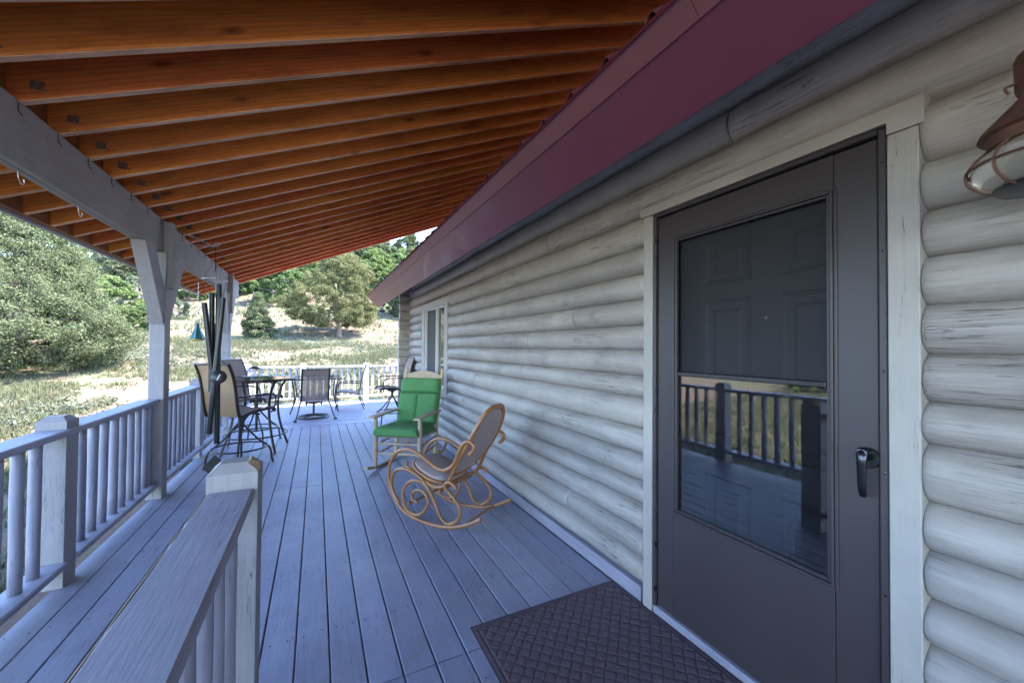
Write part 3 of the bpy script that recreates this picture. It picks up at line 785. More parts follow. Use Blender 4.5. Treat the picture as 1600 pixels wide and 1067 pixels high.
for z in (0.12, 0.35, 1.05, 1.15, 1.85, 1.95):
    Geo().lathe([(0.006, 0), (0.006, 0.022)], 8, (1.606, 1.4995, z)).obj('hinge_pin', 'nickel', sdoor)
# entry door behind
ed = chan('entry_door', cb, 0.60, 1.49, 0.05, 2.06, 1.715, 1.755, 'innerdoor', 0.002)
for (ya, yb) in ((0.705, 0.935), (1.058, 1.290)):
    for (za, zb) in ((1.695, 1.905), (0.93, 1.620), (0.20, 0.78)):
        g = Geo(); d = 0.022
        for q, x in ((0, 1.7145), (0.006, 1.706), (d, 1.7135), (d+0.025, 1.7135), (d+0.04, 1.706)):
            b = len(g.v); g.v += [Vector((x, ya+q, za+q)), Vector((x, yb-q, za+q)), Vector((x, yb-q, zb-q)), Vector((x, ya+q, zb-q))]
            if b:
                for k in range(4): g.f.append((b-4+k, b-4+(k+1) % 4, b+(k+1) % 4, b+k))
        g.f.append(tuple(range(len(g.v)-4, len(g.v))))
        g.obj('door_panel', 'innerdoor', ed, smooth=False)
Geo().lathe([(0.007, 0), (0.006, 0.006), (0, 0.007)], 12, (1.7135, 0.995, 1.52), (-1, 0, 0)).obj('peephole', 'steel', ed)
# window
wf = box('window', 'vinyl', cb, 1.612, 1.70, 5.325, 5.345, 0.80, 1.985, 'z', 0.003)
for (a, b, z0, z1, lg) in ((6.42, 6.443, .80, 1.985, 'z'), (5.782, 5.80, .82, 1.965, 'z'), (5.345, 6.42, 1.966, 1.985, 'y'), (5.345, 6.42, .80, .82, 'y')):
    box('sash', 'vinyl', wf, 1.614, 1.70, a, b, z0, z1, lg, 0.003)
box('pane', 'winglass', wf, 1.655, 1.659, 5.345, 5.782, 0.82, 1.965, 'y', 0)
box('pane', 'winglass', wf, 1.672, 1.676, 5.80, 6.42, 0.82, 1.965, 'y', 0)
box('window_screen', 'screen2', wf, 1.650, 1.652, 5.86, 6.42, 0.82, 1.965, 'y', 0)
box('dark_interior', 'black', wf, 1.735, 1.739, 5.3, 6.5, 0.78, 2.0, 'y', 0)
box('window_trim', 'trim', cb, 1.600, 1.665, 5.175, 5.323, 0.71, 1.987, 'z', 0.003)
box('window_trim', 'trim', cb, 1.600, 1.665, 6.446, 6.62, 0.71, 1.987, 'z', 0.003)
box('window_trim', 'trim', cb, 1.598, 1.665, 5.165, 6.63, 1.989, 2.085, 'y', 0.003)
box('window_trim', 'trim', cb, 1.600, 1.665, 5.325, 6.444, 0.71, 0.798, 'y', 0.003)
# eave: drip edge, slanted maroon fascia, soffit, ribbed roof
EA, EB = -4.8, 9.0
def slab(name, mat, p, q, y0, y1, th, nrm, parent=cb):
    (px, pz), (qx, qz) = p, q
    mid = Vector(((px+qx)/2, 0, (pz+qz)/2)); L = math.hypot(px-qx, pz-qz)
    return board(name, mat, parent, (mid.x, y0, mid.z), (mid.x, y1, mid.z), L, th, nrm, 0.0015, off=(0, -th/2))
nf = Vector((-0.174, 0, -0.160)).normalized()
fz = slab('fascia', 'maroon', (1.048, 2.409), (1.208, 2.235), EA, EB, 0.02, nf)
for y0, y1 in ((EA, 0.80), (0.802, 3.85), (3.852, 6.9), (6.902, EB)):
    slab('drip_edge', 'maroontrim', (0.968, 2.449), (1.0475, 2.410), y0, y1, 0.012, nf)
Geo().tube([(1.0455, EA, 2.4065), (1.0455, EB, 2.4065)], 0.004, 6).obj('drip_hem', 'maroon', cb)
g = Geo().prism([(1.210, 2.238), (1.70, 2.66), (1.70, 2.68), (1.195, 2.255)], EA, EB, 'y'); g.obj('soffit', 'vinyl', cb, smooth=False)  # unseen soffit, made white to throw more light onto the top log
g = Geo().prism([(0.975, 2.457), (1.20, 2.26), (1.72, 2.69), (5.45, 5.45), (5.45, 5.80)], EB-0.03, EB-0.001, 'y'); g.obj('rake_board', 'maroontrim', cb, smooth=False)
g = Geo().prism([(1.74, 2.58), (5.45, 5.36), (9.2, 2.58)], 7.52, 7.60, 'y'); g.obj('gable_panel', 'log', cb, smooth=False)
# roof panel with ribs
def hr(x): return 2.452+0.75*(x-0.968)
g = Geo().prism([(0.963, hr(0.963)), (5.45, hr(5.45)), (5.45, hr(5.45)+0.02), (0.963, hr(0.963)+0.012)], EA, EB+0.02, 'y'); g.obj('roof_panel', 'maroon', cb, smooth=False)
g = Geo().prism([(5.452, hr(5.45)+0.02), (10.0, hr(0.9)), (10.0, hr(0.9)-0.02), (5.452, hr(5.45))], EA, EB+0.02, 'y'); g.obj('roof_panel', 'maroon', cb, smooth=False)
yy = 0.917-0.225*25
while yy < EB:
    if yy > EA:
        g = Geo(); prof = [(-0.028, 0.0125), (-0.012, 0.034), (0.012, 0.034), (0.028, 0.0125)]
        for x in (0.953, 5.45):
            for (dy, dz) in prof: g.v.append(Vector((x, yy+dy, hr(x)+dz)))
        for x in (0.953, 5.45):
            for (dy, dz) in prof: g.v.append(Vector((x, yy+dy*0.85, hr(x)+dz-0.003)))
        for k in range(3): g.f += [(k, k+1, k+5, k+4), (8+k, 12+k, 13+k, 9+k), (k, 8+k, 9+k, k+1)]
        g.obj('roof_rib', 'galv' if False else 'maroontrim', cb, smooth=False, fix=False)
    yy += 0.225

# security light under the far end of the eave
s_ = thing('security_light', 'small dark twin floodlight hanging under the far corner of the eave', 'light', (1.262, 8.86, 2.22))
Geo().lathe([(0.03, 0), (0.03, 0.03)], 12, (1.262, 8.86, 2.205)).obj('base', 'blackmetal', s_)
for dx, dy in ((-.03, -.02), (.035, .0)):
    Geo().lathe([(0.012, 0), (0.03, 0.03), (0.036, 0.07), (0.03, 0.075)], 14, (1.262+dx*.5, 8.86+dy, 2.195), (dx*8, -.5, -.7)).obj('lamp_head', 'blackmetal', s_)

# wall lantern
LX, LY = 1.41, 0.212
lt = thing('wall_lantern', 'rusty caged onion lantern mounted on the log wall beside the door', 'lantern', (LX, LY, 1.8))
Geo().lathe([(0.0, 2.046), (0.058, 2.040), (0.062, 2.030), (0.060, 1.965), (0.054, 1.950), (0.04, 1.945)], 24, (LX, LY, 0)).obj('chimney', 'rust', lt)
Geo().lathe([(0.050, 1.957), (0.056, 1.945), (0.112, 1.880), (0.116, 1.870), (0.104, 1.866), (0.100, 1.845), (0.094, 1.84)], 28, (LX, LY, 0)).obj('cone', 'rust', lt)
m_, n_, l_, b_ = mat_base('seeded_glass')
b_.inputs['Base Color'].default_value = (0.72, 0.66, 0.56, 1); b_.inputs['Transmission Weight'].default_value = 0.75; b_.inputs['Roughness'].default_value = 0.12; b_.inputs['IOR'].default_value = 1.3
M['seeded'] = m_
Geo().lathe([(0.093, 1.842), (0.116, 1.822), (0.127, 1.797), (0.122, 1.775), (0.105, 1.756), (0.09, 1.750)], 28, (LX, LY, 0)).obj('globe', 'seeded', lt)
Geo().lathe([(0.0, 1.742), (0.088, 1.742), (0.094, 1.747), (0.088, 1.753), (0, 1.753)], 28, (LX, LY, 0)).obj('base_plate', 'blackmetal', lt)
Geo().lathe([(0.016, 1.753), (0.016, 1.79), (0.026, 1.80), (0.03, 1.82), (0.02, 1.84)], 12, (LX, LY, 0)).obj('bulb', 'vinyl', lt)
for z, r in ((1.800, 0.132), (1.845, 0.100)):
    Geo().tube([(LX+r*math.cos(a), LY+r*math.sin(a), z) for a in np.linspace(0, 2*math.pi, 33)[:-1]], 0.0032, 6, closed=True).obj('guard_ring', 'rust', lt)
for k in range(8):
    a = k*math.pi/4+0.25; P = [(0.100, 1.845), (0.120, 1.825), (0.1325, 1.797), (0.127, 1.772), (0.108, 1.753), (0.090, 1.745)]
    Geo().tube([(LX+r*math.cos(a), LY+r*math.sin(a), z) for r, z in P], 0.003, 6, 3).obj('guard_wire', 'rust', lt)
Geo().tube([(LX, LY, 2.045), (LX, LY, 2.11), (LX+0.05, LY, 2.15), (LX+0.13, LY, 2.12), (1.60, LY, 2.02)], 0.009, 8, 5).obj('arm', 'rust', lt)
Geo().lathe([(0.055, 0), (0.055, 0.012), (0.03, 0.02)], 20, (1.603, LY, 2.02), (-1, 0, 0)).obj('wall_plate', 'rust', lt)
Geo().tube([(LX-0.052*math.cos(.8)+.0, LY+0.052, 1.975), (LX-.05, LY+0.064, 1.968), (LX-.045, LY+0.06, 1.955)], 0.003, 6, 3).obj('latch', 'rust', lt)

# ------------------------------------------------------------------ door mat
mt = thing('door_mat', 'dark brown basket weave mat lying in front of the storm door', 'mat', (1.15, 1.1, 0))
mx0, mx1, my0, my1 = 0.700, 1.598, 0.37, 1.822
nx_, ny_ = 230, 370; V = []
for j in range(ny_):
    for i in range(nx_):
        x = mx0+(mx1-mx0)*i/(nx_-1); y = my0+(my1-my0)*j/(ny_-1)
        u = (x+y)*0.7071/0.047; v = (x-y)*0.7071/0.047
        u += 0.06*noise.noise(Vector((x*9, y*9, 1))); v += 0.06*noise.noise(Vector((x*9, y*9, 4)))
        a, b = u % 1, v % 1; odd = (math.floor(u)+math.floor(v)) % 2
        prof = (math.sin(math.pi*a)**0.5) if odd else (math.sin(math.pi*b)**0.5)
        edge = min(1, min(a, 1-a)/0.07)*min(1, min(b, 1-b)/0.07)
        h = 0.004+0.0065*(0.35+0.65*prof)*(0.35+0.65*edge)
        de = min(x-mx0, mx1-x, y-my0, my1-y)
        if de < 0.022: h = 0.005
        elif de < 0.03: h = 0.004
        if de < 0.002: h = 0.0005
        V.append((x, y, h+0.0008*noise.noise(Vector((x*70, y*70, 0)))))
Fm = [(j*nx_+i, j*nx_+i+1, (j+1)*nx_+i+1, (j+1)*nx_+i) for j in range(ny_-1) for i in range(nx_-1)]
put('woven_top', fast_mesh('woven_top', V, Fm, False), 'mat', mt)
box('rubber_edge', 'blackmetal', mt, mx0-0.003, mx1+0.002, my0-.004, my1+0.003, 0.0022, 0.0044, 'y', 0.001)

#PART2
# ------------------------------------------------------------------ bentwood rocking chair
rot = math.atan2(0.559, 0.829)
nx2 = Vector((0.829, 0.559, 0)); P0 = Vector((0.916, 2.855, 0)) + nx2*0.215
Fr = frame(P0.x, P0.y, 0.017, rot)
bw = thing('bentwood_rocking_chair', 'scrolled bentwood rocking chair with grey padded seat and oval back nearest the camera', 'rocking chair', Fr)
arm = [(-0.176, 0.577), (-0.215, 0.617), (-0.213, 0.655), (-0.165, 0.672), (-0.115, 0.640), (-0.077, 0.572), (-0.038, 0.49), (0.018, 0.441), (0.076, 0.424), (0.159, 0.443), (0.283, 0.502), (0.399, 0.536), (0.518, 0.515), (0.605, 0.44), (0.645, 0.314), (0.620, 0.187), (0.545, 0.085), (0.442, 0.024), (0.3, -0.006), (0.14, -0.008), (-0.011, 0.010), (-0.165, 0.063), (-0.286, 0.129)]
rail_ = [(0.448, 0.425), (0.462, 0.400), (0.396, 0.368), (0.306, 0.330), (0.193, 0.286), (0.109, 0.284), (0.039, 0.324), (-0.011, 0.405), (-0.05, 0.483), (-0.093, 0.561), (-0.147, 0.648)]
loop = [(0.521, 0.085), (0.6, 0.173), (0.611, 0.26), (0.569, 0.336), (0.475, 0.368), (0.383, 0.357), (0.28, 0.318), (0.205, 0.247), (0.143, 0.157), (0.082, 0.055), (0.012, 0.026), (-0.055, 0.055), (-0.097, 0.118), (-0.082, 0.185), (-0.008, 0.251), (0.044, 0.285), (0.039, 0.324), (-0.001, 0.34), (-0.041, 0.32), (-0.052, 0.30)]
spiral = [(0.217, 0.255), (0.305, 0.294), (0.407, 0.276), (0.479, 0.205), (0.485, 0.106), (0.429, 0.034), (0.326, 0.025), (0.251, 0.079), (0.218, 0.151), (0.254, 0.21), (0.316, 0.223), (0.38, 0.19), (0.385, 0.141), (0.328, 0.124)]
for s in (-1, 1):
    x = 0.215*s
    Geo().tube([(x, a, b) for a, b in arm], 0.0145, 10, 5, r2=0.9).obj('arm_and_rocker', 'bent', bw, Fr)
    x = 0.200*s
    Geo().tube([(x, a, b) for a, b in rail_], 0.0135, 10, 5).obj('side_rail', 'bent', bw, Fr)
    x = 0.213*s
    Geo().tube([(x, a, b+.004) for a, b in loop], 0.0135, 10, 5).obj('leg_scroll', 'bent', bw, Fr)
    x = 0.205*s
    Geo().tube([(x, a, b+.002) for a, b in spiral], 0.0125, 10, 5).obj('spiral_scroll', 'bent', bw, Fr)
for (a, b) in ((0.42, 0.10), (-0.13, 0.05), (0.10, 0.262), (0.25, 0.29)):
    Geo().tube([(-.213, a, b), (.213, a, b)], 0.010, 8).obj('stretcher', 'bent', bw, Fr)
# back loop and panel
B0, B1 = Vector((0, 0.075, 0.350)), Vector((0, -0.275, 0.905))
def backp(x, s):
    p = B0.lerp(B1, s); q = (B1-B0).normalized(); nn = Vector((0, -q.z, q.y))
    return Vector((x, p.y, p.z)) + nn*(0.035*math.sin(math.pi*s))*-1*-1
def stad(w, h0, h1, m=40, p=2.6):
    out = []
    for k in range(m):
        a = 2*math.pi*k/m; cx_, sx_ = math.cos(a), math.sin(a)
        out.append((w*math.copysign(abs(cx_)**(2/p), cx_), (h0+h1)/2+(h1-h0)/2*math.copysign(abs(sx_)**(2/p), sx_)))
    return out
Geo().tube([backp(x, s) for x, s in stad(0.198, -0.01, 1.02)], 0.0155, 10, closed=True, r2=1.25).obj('back_frame', 'bent', bw, Fr)
Geo().tube([backp(x, s)+Vector((0, .006, .004)) for x, s in stad(0.178, 0.025, 0.985)], 0.008, 8, closed=True).obj('back_inner_ring', 'bent', bw, Fr)
g = Geo(); st = stad(0.178, 0.03, 0.98, 40); ctr = [backp(0, .5)]
for t_, off_ in ((1.0, 0), (0.8, .010), (0.5, .014), (0.2, 0.016)):
    g.v += [backp(x*t_, .5+(s-.5)*t_)+Vector((0, .8, .55))*off_ for x, s in st]
for i in range(3):
    for k in range(40): g.f.append((i*40+k, i*40+(k+1) % 40, (i+1)*40+(k+1) % 40, (i+1)*40+k))
g.f.append(tuple(120+k for k in range(40)))
b = len(g.v); g.v += [backp(x, s)-Vector((0, .8, .55))*.006 for x, s in st]; g.f.append(tuple(b+k for k in range(40)))
for k in range(40): g.f.append((k, b+k, b+(k+1) % 40, (k+1) % 40))
g.obj('back_panel', 'cane', bw, Fr)
def seatp(x, t, dz=0):
    a, b = Vector((0, 0.455, 0.412)), Vector((0, 0.07, 0.300)); p = a.lerp(b, t)
    return Vector((x, p.y, p.z - 0.02*math.sin(math.pi*t)+dz))
ss = stad(0.188, -0.01, 1.0, 40, 3.2)
Geo().tube([seatp(x, t) for x, t in ss], 0.014, 10, closed=True, r2=1.2).obj('seat_frame', 'bent', bw, Fr)
g = Geo()
for t_, dz in ((0.97, .008), (0.93, .030), (0.8, .042), (0.5, .050), (0.2, .053)):
    g.v += [seatp(x*t_, .5+(t-.5)*t_, dz) for x, t in ss]
for i in range(4):
    for k in range(40): g.f.append((i*40+k, i*40+(k+1) % 40, (i+1)*40+(k+1) % 40, (i+1)*40+k))
g.f.append(tuple(160+k for k in range(40))); g.f.append(tuple(reversed(range(40))))
g.obj('seat_pad', 'cane', bw, Fr)

# ------------------------------------------------------------------ log rocking chair with green cushion
f_ = Vector((-.6, -.8, 0)); xr = Vector((-.8, .6, 0))
gc = Vector((0.985, 4.67, 0)); Fg = frame(gc.x, gc.y, 0.0, math.atan2(.6, -.8))
gr_ = thing('log_rocking_chair', 'pale log rocking chair with a bright green tufted cushion, back to the cabin wall', 'rocking chair', Fg)
for s in (-1, 1):
    x = .265*s
    g = Geo(); rk = smooth_path([(x, .47, .075), (x, .30, .035), (x, .05, .018), (x, -.2, .028), (x, -.42, .07), (x, -.60, .13)], 4)
    g.tube(rk, 0.018, 8, r2=1.3); g.obj('rocker', 'palewood', gr_, Fg)
    Geo().tube([(x, .27, .04), (x, .272, .2), (x, .275, .4), (x*1.0, .28, .585)], lambda t: 0.021+0.007*math.sin(math.pi*min(1, t*1.05)), 10, 3).obj('front_post', 'palewood', gr_, Fg)
    Geo().tube([(x*.96, -.20, .04), (x*.95, -.24, .35), (x*.93, -.34, .75), (x*.92, -.46, 1.075)], lambda t: 0.023-0.004*t, 10, 3).obj('back_post', 'tan', gr_, Fg)
    g = Geo().sheet([[(x+.038*q, y, .592+0.004*math.cos(y*9)) for q in (-1, 1)] for y in (.37, .34, .1, -.15, -.28)], .022)
    g.obj('armrest', 'palewood', gr_, Fg)
    for z in (.17, .28): Geo().tube([(x, .27, z), (x*.96, -.22, z+.02)], 0.011, 8).obj('side_rung', 'palewood', gr_, Fg)
    Geo().lathe([(0.0, 0.03), (.016, .026), (.022, .01), (.019, 0)], 12, (x*.92, -.462, 1.078), (0, -.2, 1)).obj('finial', 'tan', gr_, Fg)
for z in (.19, .30): Geo().tube([(-.265, .272, z), (-.1, .272, z+.003), (.265, .272, z)], lambda t: 0.010+.005*math.sin(math.pi*t), 8, 4).obj('front_rung', 'palewood', gr_, Fg)
Geo().tube([(-.25, -.22, .22), (.25, -.22, .22)], 0.011, 8).obj('back_rung', 'palewood', gr_, Fg)
for y, z in ((.27, .385), (-.24, .36)): Geo().tube([(-.265, y, z), (.265, y, z)], 0.017, 8).obj('seat_rail', 'palewood', gr_, Fg)
for s in (-1, 1): Geo().tube([(.262*s, .27, .385), (.255*s, -.24, .36)], 0.017, 8).obj('seat_rail', 'palewood', gr_, Fg)
for k in range(14):
    x = -.235+.47*k/13; Geo().tube([(x, .27, .402), (x, .02, .382), (x, -.24, .378)], 0.0075, 6).obj('seat_slat', 'palewood', gr_, Fg)
g = Geo(); n = 14; top = []; bot = []
for k in range(n+1):
    u = -1+2*k/n; top.append((.235*u, 1.075-0.055*abs(u)**2.2)); bot.append((.235*u, .965))
g.prism(top+bot[::-1], -.455, -.430, 'y'); Ft = Fg
g.obj('crest_rail', 'palewood', gr_, Fg, smooth=False)
for z, yb in ((.60, -.31), (.78, -.36)): Geo().tube([(-.245, yb, z), (.245, yb, z)], .012, 8).obj('back_slat', 'palewood', gr_, Fg)
def cushion(name, fr_, w, h, th, mat, seams, parent, F, bulge=1.0, rs=3, mid=True):
    """soft pad; fr_(u, v, n) -> point, u in -1..1, v in 0..1, n = height over the plane"""
    nu, nv = 34, 44; g = Geo(); rr_ = random.Random(rs)
    def hgt(u, v):
        e = (max(0, 1-abs(u)**9))**0.45*(max(0, 1-abs(2*v-1)**14))**0.4
        s_ = 1.0
        for q in seams: s_ *= 1-0.62*math.exp(-((v-q)/0.018)**2)
        s_ *= 1-0.28*math.exp(-(u/0.05)**2)*(1 if (mid and v < 0.6) else 0.0)
        return th*e*s_*(1+0.09*noise.noise(Vector((u*2.2, v*5, rs)))*bulge + 0.05*noise.noise(Vector((u*6, v*11, rs+3))))
    for sg in (1, -0.25):
        b = len(g.v)
        for j in range(nv+1):
            for i in range(nu+1):
                u, v = -1+2*i/nu, j/nv
                uu = u*(1-0.05*abs(2*v-1)**6); vv = v
                g.v.append(Vector(fr_(uu*w, vv, hgt(u, v)*sg)))
        for j in range(nv):
            for i in range(nu): g.f.append((b+j*(nu+1)+i, b+j*(nu+1)+i+1, b+(j+1)*(nu+1)+i+1, b+(j+1)*(nu+1)+i))
    bm = g.obj(name, mat, parent, F)
    return bm
def fb(x, v, h):
    a, b = Vector((0, -.225, .435)), Vector((0, -.395, .985)); p = a.lerp(b, v); return (x, p.y+h*.95, p.z+h*.28)
def fs(x, v, h):
    a, b = Vector((0, .335, .425)), Vector((0, -.19, .405)); p = a.lerp(b, v); return (x, p.y+(0.03*math.sin(h*30) if v < .1 else 0), p.z+h-0.02)
cushion('back_cushion', fb, .262, .55, .085, 'green', (0.66,), gr_, Fg, rs=5)
cushion('seat_cushion', fs, .275, .5, .095, 'green', (), gr_, Fg, rs=9, mid=False)
for s in (-1, 1): Geo().tube([(.245*s, -.37, .74), (.27*s, -.39, .73), (.285*s, -.37, .69), (.27*s, -.36, .64)], .005, 6, 4).obj('cushion_tie', 'green', gr_, Fg)

# ------------------------------------------------------------------ sling bar stool
def sling(pathyz, w, th, sag=0.02):
    P = smooth_path([(0, a, b) for a, b in pathyz], 5); rows = []
    for p in P: rows.append([Vector((x*w, p.y, p.z-(1-x*x)*sag)) for x in np.linspace(-1, 1, 7)])
    return Geo().sheet(rows, th)
def make_stool(F, label, group=None, seat='sling'):
    t = thing('bar_stool', label, 'bar stool', F, group)
    back = [(-.20, .60), (-.235, .72), (-.26, .90), (-.295, 1.06), (-.345, 1.175)]
    seatc = [(.235, .625), (.20, .650), (.05, .645), (-.12, .620), (-.185, .615)]
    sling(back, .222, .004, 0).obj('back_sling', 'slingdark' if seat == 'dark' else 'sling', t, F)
    sling(seatc, .222, .004, 0.012).obj('seat_sling', 'slingdark', t, F)
    for s in (-1, 1):
        x = .228*s
        Geo().tube([(x, .245, .60), (x, .225, .645), (x, .05, .645), (x, -.12, .62), (x, -.205, .60), (x, -.24, .72), (x, -.265, .90), (x, -.30, 1.06), (x*.98, -.35, 1.185)], .0135, 8, 4, r2=1.3).obj('side_frame', 'bronze', t, F)
        Geo().tube([(x*1.05, .19, .60), (x*1.22, .20, .68), (x*1.25, .20, .78), (x*1.24, .14, .825), (x*1.22, -.05, .83), (x*1.16, -.20, .825), (x*1.0, -.262, .82)], .010, 8, 4).obj('armrest', 'bronze', t, F)
    Geo().tube([(-.222, -.345, 1.175), (0, -.352, 1.185), (.222, -.345, 1.175)], .011, 8).obj('top_bar', 'bronze', t, F)
    Geo().tube([(-.22, .05, .60), (.22, .05, .60)], .011, 8).obj('cross_bar', 'bronze', t, F)
    Geo().lathe([(0.0, .47), (.022, .47), (.022, .57), (.075, .585), (.085, .61), (0, .61)], 16).obj('swivel_column', 'bronze', t, F)
    for k in range(4):
        a = math.pi/4+k*math.pi/2; c_, s_ = math.cos(a), math.sin(a)
        Geo().tube([(r*c_, r*s_, z) for r, z in ((.015, .49), (.06, .44), (.17, .30), (.265, .215), (.30, .16), (.315, .06), (.33, .004))], .0115, 8, 4).obj('leg', 'bronze', t, F)
    Geo().tube([(.27*math.cos(a), .27*math.sin(a), .215) for a in np.linspace(0, 2*math.pi, 37)[:-1]], .0095, 8, closed=True).obj('foot_ring', 'bronze', t, F)
    return t
def face(dx, dy): return math.atan2(-dx, dy)   # local +Y turned to (dx, dy)
st = make_stool(frame(-.77, 5.41, 0, R(-40)), 'bar stool nearest the camera with sling back toned tan as if sunlit, behind the wind chime', 'sling bar stools')
st2 = copy_tree(st, frame(-.76, 6.62, 0, R(-112)), 'bar stool on the far side of the round bar table, by the railing')
st3 = copy_tree(st, frame(1.24, 7.30, 0, R(92)), 'bar stool standing by the cabin wall behind the green cushioned rocker')
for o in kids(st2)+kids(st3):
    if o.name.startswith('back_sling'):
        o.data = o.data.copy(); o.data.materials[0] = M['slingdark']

# bar table
TX, TY = -.70, 6.18; Fb = frame(TX, TY, 0, R(35))
bt = thing('bar_table', 'round bar height patio table with a glass top and curved dark metal legs', 'table', Fb)
Geo().lathe([(0.0, .942), (.428, .942), (.428, .949), (0, .949)], 48).obj('glass_top', 'tableglass', bt, Fb)
Geo().lathe([(.425, .925), (.452, .925), (.462, .935), (.462, .948), (.452, .955), (.430, .951), (.425, .94), (.425, .925)], 48).obj('rim', 'bronze', bt, Fb)
for k in range(4):
    a = k*math.pi/2; c_, s_ = math.cos(a), math.sin(a)
    Geo().tube([(r*c_, r*s_, z) for r, z in ((.44, .930), (.38, .89), (.315, .78), (.285, .62), (.29, .45), (.33, .27), (.39, .10), (.425, .004))], .0145, 8, 4, r2=1.2).obj('leg', 'bronze', bt, Fb)
for r, z in ((.36, .215), (.30, .60)):
    Geo().tube([(r*math.cos(a), r*math.sin(a), z) for a in np.linspace(0, 2*math.pi, 41)[:-1]], .010 if r > .33 else .006, 8, closed=True).obj('ring', 'bronze', bt, Fb)
Geo().tube([(0, 0, .93), (0, 0, .25)], .016, 10).obj('umbrella_sleeve', 'bronze', bt, Fb)
for a in (0, math.pi/2): Geo().tube([(-.42*math.cos(a), -.42*math.sin(a), .930), (.42*math.cos(a), .42*math.sin(a), .930)], .008, 6).obj('brace', 'bronze', bt, Fb)
# little solar lamp on the table
tl = thing('table_lamp', 'small silver wire lantern with dark domed cap standing on the bar table', 'lantern', (-.745, 6.3, .95))
lc = (-.745, 6.3, .95)
Geo().lathe([(0, .155), (.03, .150), (.078, .125), (.084, .118), (.06, .118), (0, .120)], 24, lc).obj('cap', 'blackmetal', tl)
Geo().lathe([(0, .0), (.045, .0), (.045, .012), (.02, .02), (0, .02)], 20, lc).obj('base', 'blackmetal', tl)
g = Geo()
for k in range(9):
    a = k*2*math.pi/9
    g.tube([(lc[0]+r*math.cos(a+z*6*s), lc[1]+r*math.sin(a+z*6*s), lc[2]+z) for r, z, s in ((.035, .015, 1), (.055, .05, 1), (.062, .085, 1), (.058, .118, 1))], .0022, 5, 3)
    g.tube([(lc[0]+r*math.cos(a-z*9), lc[1]+r*math.sin(a-z*9), lc[2]+z) for r, z in ((.035, .015), (.055, .05), (.062, .085), (.058, .118))], .0022, 5, 3)
g.obj('wire_cage', 'steel', tl)

# ------------------------------------------------------------------ dining set on the sunny deck
dt = thing('patio_table', 'rectangular glass topped patio table on the sunlit end of the deck', 'table', (.02, 9.45, 0))
box('glass_top', 'tableglass', dt, -.52, .50, 8.95, 10.0, .700, .707, 'x', 0.002)
Geo().tube([(-.52, 8.95, .700), (.50, 8.95, .700), (.50, 10.0, .700), (-.52, 10.0, .700)], .014, 8, closed=True).obj('rim', 'bronze', dt)
for (x, y) in ((-.44, 9.03), (.42, 9.03), (.42, 9.92), (-.44, 9.92)):
    Geo().tube([(x, y, .69), (x*.9, y, .5), (x*.88, y, .25), (x*1.04, y, .005)], .014, 8, 4).obj('leg', 'bronze', dt)
def make_dining(F, label, swivel):
    t = thing('patio_chair', label, 'chair', F)
    back = [(-.20, .35), (-.235, .50), (-.27, .68), (-.31, .84), (-.345, .94)]
    sling(back, .225, .004, 0).obj('back_sling', M['slingopen'], t, F)
    sling([(-.21, .345), (-.12, .365), (.08, .40), (.22, .405), (.26, .385)], .225, .004, .012).obj('seat_sling', 'slingdark', t, F)
    sling([(-.303, .82), (-.325, .88), (-.349, .945)], .223, .006, 0).obj('head_band', 'slingdark', t, F)
    for s in (-1, 1):
        x = .232*s
        Geo().tube([(x, .26, .375), (x, .10, .395), (x, -.10, .36), (x, -.205, .35), (x, -.24, .50), (x, -.275, .68), (x, -.315, .84), (x*.98, -.36, .965)], .0125, 8, 4, r2=1.3).obj('side_frame', 'bronze', t, F)
        if swivel:
            Geo().tube([(x, .20, .37), (x*1.2, .24, .45), (x*1.28, .22, .56), (x*1.25, .10, .60), (x*1.2, -.08, .59), (x*1.05, -.20, .53), (x, -.235, .46)], .011, 8, 4).obj('armrest', 'bronze', t, F)
            Geo().tube([(x, -.21, .35), (x*1.12, -.25, .27), (x*1.28, -.33, .12), (x*1.42, -.38, .03)], .012, 8, 4).obj('rear_stay', 'bronze', t, F)
            Geo().lathe([(0, 0), (.03, .004), (.034, .02), (.025, .036), (0, .04)], 12, (x*1.45, -.39, .0)).obj('caster', 'bronze', t, F)
        else:
            Geo().tube([(x, .24, .01), (x*1.02, .235, .25), (x*1.03, .225, .50), (x*1.02, .17, .575), (x, -.05, .585), (x, -.26, .58)], .011, 8, 4).obj('armrest', 'bronze', t, F)
            Geo().tube([(x, -.20, .36), (x*1.02, -.25, .20), (x*1.04, -.33, .01)], .011, 8, 4).obj('rear_leg', 'bronze', t, F)
    Geo().tube([(-.22, -.35, .945), (.22, -.35, .945)], .010, 8).obj('top_bar', 'bronze', t, F)
    if swivel:
        Geo().lathe([(.02, .02), (.02, .26), (.10, .28), (.11, .31), (0, .31)], 16).obj('swivel_column', 'bronze', t, F)
        Geo().tube([(.27*math.cos(a), .27*math.sin(a), .022) for a in np.linspace(0, 2*math.pi, 41)[:-1]], .018, 8, closed=True).obj('base_ring', 'bronze', t, F)
        for k in range(3):
            a = math.pi/6+k*math.pi/3; Geo().tube([(-.27*math.cos(a), -.27*math.sin(a), .022), (0, 0, .04), (.27*math.cos(a), .27*math.sin(a), .022)], .010, 6).obj('base_spoke', 'bronze', t, F)
        for s in (-1, 1): Geo().tube([(.12*s, .16, .30), (.13*s, .05, .26), (.13*s, -.08, .26), (.12*s, -.20, .34)], .013, 8, 4).obj('rocker_spring', 'bronze', t, F)
    return t
M['slingopen'] = woven('open_sling_fabric', (0.24, 0.17, 0.16), (0.34, 0.26, 0.23), 420, 0.8, 0.38)
make_dining(frame(-.03, 8.50, 0, face(-.10, 1)), 'swivel patio chair with see-through sling back facing the glass table', True)
